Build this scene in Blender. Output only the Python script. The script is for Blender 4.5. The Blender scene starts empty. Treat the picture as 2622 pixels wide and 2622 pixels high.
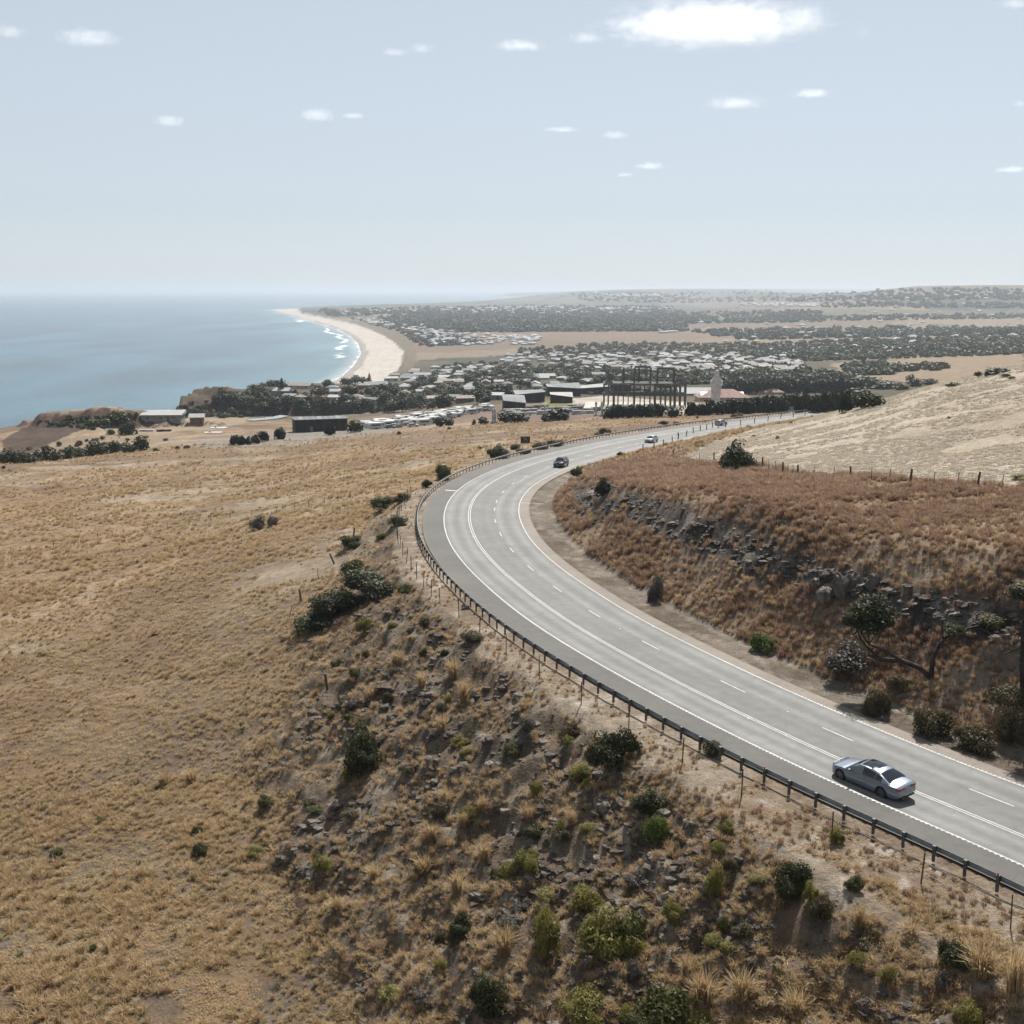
import bpy, bmesh, math, random
import numpy as np
from mathutils import Vector, Matrix, Euler
random.seed(7); RNG = np.random.default_rng(7)
SC = bpy.context.scene; COL = SC.collection
R = math.radians

# ------------------------------------------------------------------ camera, sky, sun, exposure
CAMZ = 110.0; FPX = 3059.0; CPX = 1311.0; PITCH = math.atan(570 / FPX)
cam_d = bpy.data.cameras.new('camera'); cam = bpy.data.objects.new('camera', cam_d); COL.objects.link(cam)
cam.location = (0, 0, CAMZ); cam.rotation_euler = (math.pi / 2 - PITCH, 0, 0)
cam_d.sensor_width = 36; cam_d.lens = 36 * FPX / 2622; cam_d.clip_start = 0.5; cam_d.clip_end = 300000
SC.camera = cam
SUN_EL, SUN_AZ = R(50), R(17)          # azimuth to the right of the view direction (+Y)
world = bpy.data.worlds.new('World'); SC.world = world; world.use_nodes = True
wn = world.node_tree; bg = wn.nodes['Background']
sky = wn.nodes.new('ShaderNodeTexSky'); sky.sky_type = 'NISHITA'; sky.sun_disc = False
sky.sun_elevation = SUN_EL; sky.sun_rotation = SUN_AZ; sky.altitude = 100
sky.air_density = 1.0; sky.dust_density = 0.25; sky.ozone_density = 3.0
hs = wn.nodes.new('ShaderNodeHueSaturation'); hs.inputs['Saturation'].default_value = 0.42
wb = wn.nodes.new('ShaderNodeVectorMath'); wb.operation = 'MULTIPLY'; wb.inputs[1].default_value = (.94, .99, 1.05)
wn.links.new(sky.outputs[0], hs.inputs['Color']); wn.links.new(hs.outputs[0], wb.inputs[0])
veil = wn.nodes.new('ShaderNodeMix'); veil.data_type = 'RGBA'; veil.inputs['Factor'].default_value = .55; veil.inputs['B'].default_value = (7.1, 7.95, 8.8, 1)   # thin high haze veil, even over the whole sky
wn.links.new(wb.outputs[0], veil.inputs['A']); wn.links.new(veil.outputs['Result'], bg.inputs[0])
bg.inputs[1].default_value = 0.0515
sun_d = bpy.data.lights.new('sun', 'SUN'); sun_d.energy = 5.0; sun_d.angle = R(0.53); sun_d.color = (1, .955, .89)
sun = bpy.data.objects.new('sun', sun_d); COL.objects.link(sun)
SDIR = Vector((math.sin(SUN_AZ) * math.cos(SUN_EL), math.cos(SUN_AZ) * math.cos(SUN_EL), math.sin(SUN_EL)))
sun.rotation_euler = SDIR.to_track_quat('Z', 'Y').to_euler(); sun.location = (0, 0, 400)
vs = SC.view_settings; vs.view_transform = 'Standard'; vs.look = 'None'; vs.gamma = 1; vs.exposure = 0.80; vs.use_curve_mapping = False
SC.render.engine = 'CYCLES'
cy = SC.cycles; cy.use_denoising = True; cy.max_bounces = 8; cy.diffuse_bounces = 2; cy.glossy_bounces = 2
cy.transmission_bounces = 3; cy.transparent_max_bounces = 6; cy.volume_bounces = 6; cy.use_adaptive_sampling = True; cy.adaptive_threshold = 0.015
try: cy.denoiser = 'OPENIMAGEDENOISE'
except Exception: pass

# ------------------------------------------------------------------ helpers
def rays(u, v):
    u = np.asarray(u, float); v = np.asarray(v, float)
    a = (u - CPX) / FPX; b = -(v - CPX) / FPX; c, s = math.cos(PITCH), math.sin(PITCH)
    return np.stack([a, c + b * s, -s + b * c], -1)
def project(x, y, z):
    c, s = math.cos(PITCH), math.sin(PITCH); zz = z - CAMZ
    d = y * c - zz * s; d = np.where(d < 1e-3, 1e-3, d)
    return CPX + FPX * x / d, CPX - FPX * (y * s + zz * c) / d
def smooth(a, b, x):
    t = np.clip((x - a) / (b - a), 0, 1); return t * t * (3 - 2 * t)
def hash2(i, j, k=0):
    h = np.sin(i * 127.1 + j * 311.7 + k * 74.7) * 43758.5453
    return h - np.floor(h)
def vnoise(x, y, k=0):
    i = np.floor(x); j = np.floor(y); fx = x - i; fy = y - j
    fx = fx * fx * (3 - 2 * fx); fy = fy * fy * (3 - 2 * fy)
    return (hash2(i, j, k) * (1 - fx) + hash2(i + 1, j, k) * fx) * (1 - fy) + (hash2(i, j + 1, k) * (1 - fx) + hash2(i + 1, j + 1, k) * fx) * fy
def fbm(x, y, o=4, k=0):
    t = 0; a = .5; n = 0
    for q in range(o):
        t = t + a * vnoise(x * 2 ** q + q * 13.7, y * 2 ** q - q * 9.1, k + q); n += a; a *= .5
    return t / n
def mesh_np(name, V, F, mats=(), smooth_sh=False, uv=None, col=None):
    V = np.asarray(V, np.float32); F = np.asarray(F, np.int32)
    me = bpy.data.meshes.new(name); nl = F.shape[1]
    me.vertices.add(len(V)); me.vertices.foreach_set('co', V.ravel())
    me.loops.add(F.size); me.loops.foreach_set('vertex_index', F.ravel())
    me.polygons.add(len(F)); me.polygons.foreach_set('loop_start', np.arange(0, F.size, nl, dtype=np.int32))
    me.update(calc_edges=True)
    if smooth_sh: me.polygons.foreach_set('use_smooth', np.ones(len(F), bool))
    if uv is not None:
        l = me.uv_layers.new(name='UVMap'); l.data.foreach_set('uv', np.asarray(uv, np.float32)[F.ravel()].ravel())
    if col is not None:
        a = me.color_attributes.new('Col', 'FLOAT_COLOR', 'POINT')
        c = np.ones((len(V), 4), np.float32); c[:, :col.shape[1]] = col; a.data.foreach_set('color', c.ravel())
    for m in mats: me.materials.append(m)
    return me
def link(name, me, parent=None, loc=None, rot=None, scale=None):
    o = bpy.data.objects.new(name, me); COL.objects.link(o)
    if parent: o.parent = parent
    if loc is not None: o.location = loc
    if rot is not None: o.rotation_euler = rot
    if scale is not None: o.scale = scale
    return o
def tag(o, label=None, cat=None, group=None, kind=None):
    if label: o['label'] = label
    if cat: o['category'] = cat
    if group: o['group'] = group
    if kind: o['kind'] = kind
    return o
def empty(name, loc=(0, 0, 0), rz=0, label=None, cat=None, group=None):
    o = link(name, None, None, loc, (0, 0, rz)); o.empty_display_size = .2
    return tag(o, label, cat, group)
def copy_tree(o, parent=None):
    c = o.copy(); COL.objects.link(c); c.parent = parent
    for ch in o.children: copy_tree(ch, c)
    return c
class MB:
    """collects faces, builds ONE mesh object"""
    def __init__(s): s.v = []; s.f = []; s.m = []
    def quad(s, pts, m=0):
        n = len(s.v); s.v += [tuple(p) for p in pts]; s.f.append(tuple(range(n, n + len(pts)))); s.m.append(m)
    def box(s, c, d, rz=0, m=0, tilt=None):
        M = Matrix.Rotation(rz, 3, 'Z')
        if tilt is not None: M = M @ tilt
        n = len(s.v)
        for z in (-.5, .5):
            for x, y in ((-.5, -.5), (.5, -.5), (.5, .5), (-.5, .5)):
                p = M @ Vector((x * d[0], y * d[1], z * d[2])); s.v.append((c[0] + p.x, c[1] + p.y, c[2] + p.z))
        for q in ((3, 2, 1, 0), (4, 5, 6, 7), (0, 1, 5, 4), (1, 2, 6, 5), (2, 3, 7, 6), (3, 0, 4, 7)):
            s.f.append(tuple(n + i for i in q)); s.m.append(m)
    def tube(s, pts, rad, n=6, m=0, cap=True):
        pts = [Vector(p) for p in pts]
        if not hasattr(rad, '__len__'): rad = [rad] * len(pts)
        b = len(s.v)
        for i, p in enumerate(pts):
            t = (pts[min(i + 1, len(pts) - 1)] - pts[max(i - 1, 0)]).normalized()
            a = t.orthogonal().normalized() if i == 0 else (a - t * a.dot(t)).normalized()
            c = t.cross(a)
            for k in range(n):
                w = 2 * math.pi * k / n; q = p + (a * math.cos(w) + c * math.sin(w)) * rad[i]; s.v.append(tuple(q))
        for i in range(len(pts) - 1):
            for k in range(n):
                s.f.append((b + i * n + k, b + i * n + (k + 1) % n, b + (i + 1) * n + (k + 1) % n, b + (i + 1) * n + k)); s.m.append(m)
        if cap:
            s.f.append(tuple(b + k for k in reversed(range(n)))); s.m.append(m)
            e = b + (len(pts) - 1) * n; s.f.append(tuple(e + k for k in range(n))); s.m.append(m)
    def mesh(s, name, mats, smooth_sh=False):
        me = bpy.data.meshes.new(name); me.from_pydata(s.v, [], s.f)
        for m in (mats if isinstance(mats, (list, tuple)) else [mats]): me.materials.append(m)
        for p, m in zip(me.polygons, s.m): p.material_index = m; p.use_smooth = smooth_sh
        return me
    def build(s, name, mats, parent=None, loc=None, rot=None, smooth_sh=False):
        return link(name, s.mesh(name, mats, smooth_sh), parent, loc, rot)

# ------------------------------------------------------------------ materials
ALB = .62      # overall reflectance level of painted, mineral and plant surfaces
def mat(name, col, rough=.8, metal=0., noise=None, bump=None, spec=.3, col2=None, coords='Object', trans=0., coat=0.):
    """procedural material: noise=(scale, amount), bump=(scale, strength), object-random tint"""
    col = tuple(c * ALB for c in col); col2 = tuple(c * ALB for c in col2) if col2 else None
    m = bpy.data.materials.new(name); m.use_nodes = True; nt = m.node_tree; b = nt.nodes['Principled BSDF']
    b.inputs['Base Color'].default_value = (*col, 1); b.inputs['Roughness'].default_value = rough
    b.inputs['Metallic'].default_value = metal; b.inputs['Specular IOR Level'].default_value = spec
    if coat: b.inputs['Coat Weight'].default_value = coat; b.inputs['Coat Roughness'].default_value = .05
    if trans: b.inputs['Transmission Weight'].default_value = trans
    if noise or bump or col2:
        tc = nt.nodes.new('ShaderNodeTexCoord')
    if noise:
        n = nt.nodes.new('ShaderNodeTexNoise'); n.inputs['Scale'].default_value = noise[0]; n.inputs['Detail'].default_value = 6
        nt.links.new(tc.outputs[coords], n.inputs['Vector'])
        mx = nt.nodes.new('ShaderNodeMix'); mx.data_type = 'RGBA'
        c2 = col2 if col2 else tuple(c * (1 - noise[1]) for c in col)
        mx.inputs['A'].default_value = (*c2, 1); mx.inputs['B'].default_value = (*tuple(min(1, c * (1 + (0 if col2 else noise[1] * .6))) for c in col), 1)
        mr = nt.nodes.new('ShaderNodeMapRange'); mr.inputs[1].default_value = .35; mr.inputs[2].default_value = .65
        nt.links.new(n.outputs[0], mr.inputs[0]); nt.links.new(mr.outputs[0], mx.inputs['Factor']); nt.links.new(mx.outputs['Result'], b.inputs['Base Color'])
    if bump:
        n2 = nt.nodes.new('ShaderNodeTexNoise'); n2.inputs['Scale'].default_value = bump[0]; n2.inputs['Detail'].default_value = 8
        nt.links.new(tc.outputs[coords], n2.inputs['Vector']); bp = nt.nodes.new('ShaderNodeBump')
        bp.inputs['Strength'].default_value = bump[1]; bp.inputs['Distance'].default_value = 1 / bump[0]
        nt.links.new(n2.outputs[0], bp.inputs['Height']); nt.links.new(bp.outputs[0], b.inputs['Normal'])
    return m
def leaf_mat(name, col, col2, trans=.35):
    """leaves: colour varies per object, per leaf position; thin translucent"""
    m = bpy.data.materials.new(name); m.use_nodes = True; nt = m.node_tree; b = nt.nodes['Principled BSDF']
    col = tuple(c * ALB for c in col); col2 = tuple(c * ALB for c in col2)
    at = nt.nodes.new('ShaderNodeAttribute'); at.attribute_name = 'Col'
    oi = nt.nodes.new('ShaderNodeObjectInfo')
    ad = nt.nodes.new('ShaderNodeMath'); ad.operation = 'MULTIPLY_ADD'; ad.inputs[1].default_value = .7
    m2 = nt.nodes.new('ShaderNodeMath'); m2.operation = 'MULTIPLY'; m2.inputs[1].default_value = .3
    nt.links.new(oi.outputs['Random'], m2.inputs[0]); nt.links.new(at.outputs['Fac'], ad.inputs[0]); nt.links.new(m2.outputs[0], ad.inputs[2])
    mx = nt.nodes.new('ShaderNodeMix'); mx.data_type = 'RGBA'; mx.inputs['A'].default_value = (*col, 1); mx.inputs['B'].default_value = (*col2, 1)
    nt.links.new(ad.outputs[0], mx.inputs['Factor']); nt.links.new(mx.outputs['Result'], b.inputs['Base Color'])
    b.inputs['Roughness'].default_value = .6; b.inputs['Specular IOR Level'].default_value = .25
    if trans:
        tr = nt.nodes.new('ShaderNodeBsdfTranslucent'); nt.links.new(mx.outputs['Result'], tr.inputs['Color'])
        ms = nt.nodes.new('ShaderNodeMixShader'); ms.inputs[0].default_value = trans
        nt.links.new(b.outputs[0], ms.inputs[1]); nt.links.new(tr.outputs[0], ms.inputs[2]); nt.links.new(ms.outputs[0], nt.nodes['Material Output'].inputs[0])
    return m

# ------------------------------------------------------------------ road centre line (left edge line of the carriageway)
NODES = np.array([(58, 10, 32.2), (48, 28, 31.8), (38, 45, 31.3), (27.98, 60.64, 30.95), (20.2, 70.98, 30.55), (13.46, 82.04, 30.35), (7.07, 93.31, 29.94), (1.94, 105.18, 29.9), (-1.94, 117.54, 30.09), (-5.1, 130.1, 30.38), (-7.5, 142.83, 30.65), (-8.99, 155.69, 30.88), (-9.62, 168.63, 31.12), (-9.26, 181.57, 31.38), (-7.82, 194.44, 31.7), (-5.38, 207.15, 32.08), (-2.1, 219.68, 32.52), (1.85, 232.01, 32.99), (6.4, 244.13, 33.52), (11.25, 256.13, 34.07), (16.36, 268.02, 34.6), (21.83, 279.75, 35.13), (27.7, 291.29, 35.66), (34.0, 302.6, 36.17), (40.56, 313.75, 36.66), (47.39, 324.75, 37.15), (54.64, 335.48, 37.63), (62.26, 345.94, 38.12), (70.12, 356.23, 38.59), (78.09, 366.44, 39.04), (86.14, 376.57, 39.48), (94.28, 386.65, 39.9), (102.48, 396.67, 40.3), (120, 417, 41.3), (150, 448, 43.2), (190, 480, 45.5), (240, 510, 48)])
def catmull(P, n=10):
    out = []
    for i in range(len(P) - 1):
        p0, p1, p2, p3 = P[max(i - 1, 0)], P[i], P[i + 1], P[min(i + 2, len(P) - 1)]
        for k in range(n):
            t = k / n
            out.append(.5 * ((2 * p1) + (p2 - p0) * t + (2 * p0 - 5 * p1 + 4 * p2 - p3) * t * t + (3 * p1 - p0 - 3 * p2 + p3) * t ** 3))
    out.append(P[-1]); return np.array(out)
RC = catmull(NODES); _s = np.r_[0, np.cumsum(np.linalg.norm(np.diff(RC[:, :2], axis=0), axis=1))]
RS = np.arange(0, _s[-1], 1.0); RP = np.stack([np.interp(RS, _s, RC[:, k]) for k in range(3)], -1)
for _ in range(12): RP[1:-1] = .25 * RP[:-2] + .5 * RP[1:-1] + .25 * RP[2:]
RS = np.r_[0, np.cumsum(np.linalg.norm(np.diff(RP[:, :2], axis=0), axis=1))]
RT = np.gradient(RP[:, :2], axis=0); RT /= np.linalg.norm(RT, axis=1)[:, None]; RN = np.stack([RT[:, 1], -RT[:, 0]], -1)
SUPER = .05
def road_pt(s, d, up=0.):
    s = np.asarray(s, float); x = np.interp(s, RS, RP[:, 0]); y = np.interp(s, RS, RP[:, 1]); h = np.interp(s, RS, RP[:, 2])
    nx = np.interp(s, RS, RN[:, 0]); ny = np.interp(s, RS, RN[:, 1]); l = np.hypot(nx, ny)
    return np.stack([x + nx / l * d, y + ny / l * d, CAMZ - h - SUPER * d + up], -1)
def road_dir(s):
    a = road_pt(s - .5, 0); b = road_pt(s + .5, 0); return math.atan2(b[1] - a[1], b[0] - a[0])
def road_sd(x, y):
    """nearest station, signed offset (right positive), distance"""
    S = np.zeros_like(x); D = np.full_like(x, 1e9); A = np.full_like(x, 1e9)
    P = RP[::2, :2]; 
    for c0 in range(0, len(x), 20000):
        q = slice(c0, c0 + 20000)
        d2 = (x[q, None] - P[None, :, 0]) ** 2 + (y[q, None] - P[None, :, 1]) ** 2
        i = np.clip(d2.argmin(1) * 2, 0, len(RP) - 1)
        dx = x[q] - RP[i, 0]; dy = y[q] - RP[i, 1]
        t = dx * RT[i, 0] + dy * RT[i, 1]; S[q] = RS[i] + t; D[q] = dx * RN[i, 0] + dy * RN[i, 1]; A[q] = np.sqrt(d2.min(1))
    return S, D, A

# ------------------------------------------------------------------ terrain
CT = []       # natural ground: (x, y, z)
def cd(u, v, drop):
    r = rays(u, v); t = drop / -r[2]; CT.append((r[0] * t, r[1] * t, CAMZ - drop))
def cyy(u, v, y):
    r = rays(u, v); t = y / r[1]; CT.append((r[0] * t, y, CAMZ + r[2] * t))
for q in [(0,2622,43),(600,2622,43),(1100,2622,42.5),(0,2200,43.5),(500,2200,42.5),(880,2150,41),(0,1900,44),(500,1900,41.5),(800,1850,39),(0,1650,44.5),(400,1650,41.5),(740,1581,36.5),(0,1500,45),(400,1450,42),(850,1440,35.8),(0,1350,47),(400,1350,44),(800,1320,38.5),(1000,1290,34.5),(0,1250,49),(400,1250,46.5),(800,1230,42),(1100,1200,36.5),(0,1190,50.5),(400,1170,50),(700,1150,49),(1000,1120,47),(1250,1100,44),(1500,1085,41.5),(1700,1070,41),(1900,1062,41.5),
          (1300,1070,52),(1100,1085,54),(800,1110,55),(600,1120,55),(500,1110,57),(300,1150,57),(200,1180,53.5),(150,1150,62),(50,1165,62),(220,1082,60),(300,1100,61),(500,1095,61),(400,1078,68),(600,1080,66),
          (1650,1040,57),(1450,1050,56),(1830,1035,57),(2000,1040,54),(2100,1045,50),(2180,1045,46),(2300,1010,62),(1500,1000,68),(1300,1010,66),(800,1060,74),(600,1070,72),(1000,1050,72),
          (850,1020,76),(700,1010,77),(560,1022,73),(1000,1000,80),(1150,980,86),(1250,1000,78),(1000,970,95),(1300,960,90),(1100,945,100),(1500,950,88),(1700,950,82),(1900,950,76),(1500,900,102),(1800,900,98),(2100,950,75),(2300,960,70),(2100,900,92),(2400,930,75),(2622,920,70),(2622,880,80),
          (1300,870,105),(1700,860,105),(2200,860,95),(2622,850,88),(1500,820,106),(2000,820,101),(2622,810,94),(1100,815,104),(900,795,96),(1200,789,98),(1400,777,99),(1800,775,97),(2200,770,95),(2622,770,92)]: cd(*q)
for q in [(2100,1430,100),(2400,1480,90),(2622,1530,82),(1850,1340,112),(1620,1270,140),(1500,1230,185),(2622,1245,118),(2330,1228,130),(2180,1218,148),(2000,1200,165),(1828,1190,200),(1700,1168,250),(1650,1155,262),(2622,1100,160),(2622,1000,210),(2622,940,255),(2400,1100,185),(2400,985,310),(2200,1100,215),(2250,1040,400),(2150,1058,392),(2080,1066,380),(2000,1130,230),(2000,1080,360),(1850,1100,310),
          (1500,757,9500),(1700,755,9500),(1900,753,9500),(2100,754,9500),(2300,751,9500),(2500,747,9500),(2622,744,9500)]: cyy(*q)
CT += [(100,60,94),(150,110,100),(160,250,98),(230,420,80),(0,20,66),(-60,20,64),(60,30,79),(75,0,78),(0,-40,66),(-120,60,62),(-200,200,58),(-320,380,55),(500,900,60),(900,1500,45),(1800,3000,30),(4000,5000,40),(6000,9500,120),(14000,9000,120),(9000,30000,110),(2000,34000,60),(3000,15000,100),(-2000,9000,10),(-600,1500,5),(-1500,4000,5)]
CT = np.array(CT)
def warp(x, y):
    r = np.hypot(x, y) + 1e-6; k = np.log1p(r / 40) / r
    return np.stack([x * k, y * k], -1)
def tpsK(r2): return np.where(r2 > 1e-12, r2 * np.log(np.maximum(r2, 1e-12)), 0)
_W = warp(CT[:, 0], CT[:, 1]); _n = len(CT)
_K = tpsK(((_W[:, None] - _W[None]) ** 2).sum(-1)) + np.eye(_n) * .0006
_Pm = np.c_[np.ones(_n), _W]; _A = np.block([[_K, _Pm], [_Pm.T, np.zeros((3, 3))]])
_C = np.linalg.solve(_A, np.r_[CT[:, 2], 0, 0, 0])
def tps(x, y):
    out = np.empty(len(x))
    for c0 in range(0, len(x), 40000):
        q = slice(c0, c0 + 40000); w = warp(x[q], y[q])
        out[q] = tpsK(((w[:, None] - _W[None]) ** 2).sum(-1)) @ _C[:_n] + _C[_n] + w @ _C[_n + 1:]
    return out
# coast: (x, y, width of the slope, top height limit near the edge)
def sea_px(u, v):
    r = rays(u, v); t = CAMZ / -r[2]; return r[0] * t, r[1] * t
COAST = [(-430,-200,30),(-400,150,30),(-330,330,30),(-285,440,30),(-262,500,28),(-243,560,22),(-226,600,20),(-206,650,20),(-212,720,22),(-228,800,22),(-226,880,24),(-214,965,26),(-206,1060,32),(-215,1200,60),(-212,1380,90)]
for u, v, w in [(868,979,55),(895,965,60),(925,935,60),(940,905,62),(930,880,62),(908,860,64),(880,845,66),(850,835,70),(800,822,70),(745,806,50)]: COAST.append((*sea_px(u, v), w))
COAST += [(-1330,6650,150),(-1100,7600,100),(-600,9500,100),(-100,11800,120),(100,13500,150),(660,15700,200),(420,18500,200),(-350,20500,200),(-420,23500,200),(1500,32000,300),(4000,60000,300)]
COAST = np.array(COAST)
def coast_sd(x, y):
    best = np.full(len(x), 1e12); sgn = np.ones(len(x)); wid = np.full(len(x), 50.)
    for i in range(len(COAST) - 1):
        a = COAST[i, :2]; b = COAST[i + 1, :2]; ab = b - a; l2 = ab @ ab
        t = np.clip(((x - a[0]) * ab[0] + (y - a[1]) * ab[1]) / l2, 0, 1)
        dx = x - a[0] - t * ab[0]; dy = y - a[1] - t * ab[1]; d = dx * dx + dy * dy
        cr = (x - a[0]) * ab[1] - (y - a[1]) * ab[0]      # >0 : right of the path = land
        m = d < best; best = np.where(m, d, best); sgn = np.where(m, np.where(cr > 0, 1., -1.), sgn); wid = np.where(m, COAST[i, 2] * (1 - t) + COAST[i + 1, 2] * t, wid)
    return np.sqrt(best) * sgn, wid
def ground(x, y, full=False):
    x = np.asarray(x, float); y = np.asarray(y, float)
    z = tps(x, y); r = np.hypot(x, y)
    z = np.minimum(z, 130)
    # gully below the houses, knolls, red cliffs
    rug = 1.2 * (np.abs(fbm(x / 11, y / 30, 4, 91) - .5) * 2 - .25) + .5 * (fbm(x / 4, y / 4, 3, 92) - .5)
    def bump(cx, cy_, rx, ry, rot, h):
        c, s_ = math.cos(rot), math.sin(rot); dx = x - cx; dy = y - cy_
        q = ((dx * c + dy * s_) / rx) ** 2 + ((-dx * s_ + dy * c) / ry) ** 2 + rug
        return h * (1 - smooth(.3, 1.15, q))
    z = z + bump(-196, 556, 32, 20, -.2, 5.) + bump(-168, 556, 34, 20, 0, 2.5)
    z = z + bump(-210, 800, 30, 14, .2, 3) + bump(-180, 825, 60, 22, .12, 6) + bump(-120, 805, 60, 18, .2, 4) - bump(-160, 738, 150, 42, .12, 8)
    z = z + (fbm(x / 900, y / 900, 4, 3) - .5) * 8 * smooth(2500, 7000, r) * smooth(0, 600, x + y * .12)
    z = z + (fbm(x / 14, y / 14, 4, 5) - .5) * 1.1 * smooth(40, 90, r)
    zn = z.copy()
    S = np.zeros_like(x); D = np.full_like(x, 999.); near = r < 760
    S[near], D[near], A = road_sd(x[near], y[near]); Aall = np.full_like(x, 1e4); Aall[near] = A
    hr = CAMZ - np.interp(S, RS, RP[:, 2])
    n1 = fbm(x / 3.2, y / 3.2, 4, 11) - .5; n2 = fbm(x / 9, y / 9, 3, 17) - .5
    zr = hr - SUPER * np.clip(D, -4, 13)
    # left: bench then fill slope
    L = -D - (6.6 + 1.6 * n2 + 4.5 * smooth(95, 40, S))
    bench = zr - .25 - .03 * np.maximum(-D - 4, 0)
    fill = bench - np.where(L > 0, .54 * L, 0) + np.where(L > 0, np.minimum(L, 2) * (n1 * .8 + (fbm(x / 1.4, y / 1.4, 2, 19) - .5) * .75), n1 * .10)
    rough_l = smooth(0, 2, L) * smooth(26, 18, L)
    zl = np.maximum(fill, zn + n1 * .25) ; zl = np.where(L < 0, fill, zl)
    w_over = smooth(1.5, 9, L); zl = np.where(fill > zn, zl, fill * (1 - w_over) + (zn + n1 * .25) * w_over)
    # right: verge then cut slope
    C = D - (15.6 + .9 * n2)
    cutz = zr - .12 - .04 * np.clip(C, -3, 0) + np.where(C > 0, (.62 * np.minimum(C, 3) + 1.02 * np.maximum(C - 3, 0)), 0) + np.where(C > 0, np.minimum(C, 3) * (n1 * .45 + n2 * .5), n1 * .08)
    band = smooth(3.5, 5.5, C) * smooth(13, 9.5, C) * smooth(165, 130, S) * smooth(.38, .5, fbm(x / 8, y / 8, 3, 52))
    cutz = cutz + band * ((np.abs(fbm(x / 2.6, y / 2.6, 3, 57) - .5) * 2.4 - .35) * 1.5 + (fbm(x / .9, y / .9, 2, 58) - .5) * .5)
    k = 1.6; hh = np.clip(.5 + .5 * (zn - cutz) / k, 0, 1); zc = zn * (1 - hh) + cutz * hh - k * hh * (1 - hh)
    zc = np.where(C < .0, np.minimum(cutz, cutz), zc)
    low = (zn < zr) & (C > 0); w2 = smooth(0, 10, C); zc = np.where(low, cutz * 0 + (zr - .12) * (1 - w2) + zn * w2, zc)
    on = (D > -3.3) & (D < 12.3)
    zroad = hr - SUPER * D - .14
    z2 = np.where(D < 4, zl, zc); z2 = np.where(on, zroad, z2)
    lim = smooth(90, 55, Aall) * ((S > -5) & (S < RS[-1] + 5)); z = np.where(near, z2 * lim + zn * (1 - lim), zn)
    # coast
    sd, wid = coast_sd(x, y)
    beach = (y > 1150)
    edge = sd / wid
    prof = np.where(beach, -4 + 4.5 * smooth(-1, 0.05, edge) + 3.5 * np.clip(edge, 0, 1) + 60 * np.maximum(edge - 1, 0), -5 + 150 * np.clip(edge + .25 * n1, -.02, 3) )
    z = np.maximum(z, np.where(sd > 0, 2.6, -50)); z = np.minimum(z, prof)
    z = np.where(beach & (edge > 0) & (edge < 1.0), prof, z)
    z = np.where(sd < -wid, -6, z)
    if full: return z, dict(S=S, D=D, sd=sd, edge=edge, L=L, C=C, zn=zn, A=Aall, beach=beach, r=r, n1=n1, n2=n2, rough=rough_l, band=band)
    return z
TH = np.radians(np.r_[np.linspace(-78, -26, 34)[:-1], np.linspace(-26, 26, 441), np.linspace(26, 78, 34)[1:]])
RR = np.r_[np.geomspace(9, 42, 26)[:-1], np.geomspace(42, 340, 320)[:-1], np.geomspace(340, 1500, 200)[:-1], np.geomspace(1500, 60000, 150)]
LR = np.log(RR); NT, NR = len(TH), len(RR)
_g = np.meshgrid(TH, RR); GX = (np.sin(_g[0]) * _g[1]).ravel(); GY = (np.cos(_g[0]) * _g[1]).ravel()
GZ, INF = ground(GX, GY, True); ZG = GZ.reshape(NR, NT)
def gz(x, y):
    """ground height by lookup in the terrain sheet"""
    x = np.asarray(x, float); y = np.asarray(y, float)
    t = np.arctan2(x, y); l = np.log(np.maximum(np.hypot(x, y), 9.01))
    i = np.clip(np.searchsorted(LR, l) - 1, 0, NR - 2); j = np.clip(np.searchsorted(TH, t) - 1, 0, NT - 2)
    a = np.clip((l - LR[i]) / (LR[i + 1] - LR[i]), 0, 1); b = np.clip((t - TH[j]) / (TH[j + 1] - TH[j]), 0, 1)
    return (ZG[i, j] * (1 - b) + ZG[i, j + 1] * b) * (1 - a) + (ZG[i + 1, j] * (1 - b) + ZG[i + 1, j + 1] * b) * a
def hit(u, v, rmin=25.):
    """where a photo pixel's ray first meets the ground -> (n,3)"""
    u = np.atleast_1d(np.asarray(u, float)); v = np.atleast_1d(np.asarray(v, float)); out = np.full((len(u), 3), np.nan)
    rr = np.geomspace(rmin, 45000, 900)
    for c0 in range(0, len(u), 3000):
        q = slice(c0, c0 + 3000); d = rays(u[q], v[q]); hxy = np.hypot(d[:, 0], d[:, 1])[:, None]
        X = d[:, :1] / hxy * rr; Y = d[:, 1:2] / hxy * rr; Zr = CAMZ + d[:, 2:] / hxy * rr
        f = Zr - gz(X, Y); under = f < 0; i = under.argmax(1); ok = under.any(1) & (i > 0); i = np.maximum(i, 1); k = np.arange(len(i))
        t = f[k, i - 1] / (f[k, i - 1] - f[k, i] + 1e-9); r_ = rr[i - 1] + t * (rr[i] - rr[i - 1])
        P = np.stack([d[:, 0] / hxy[:, 0] * r_, d[:, 1] / hxy[:, 0] * r_, CAMZ + d[:, 2] / hxy[:, 0] * r_], -1); P[~ok] = np.nan; out[q] = P
    return out
def hit1(u, v): 
    p = hit([u], [v])[0]; return (float(p[0]), float(p[1]), float(p[2]))

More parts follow.
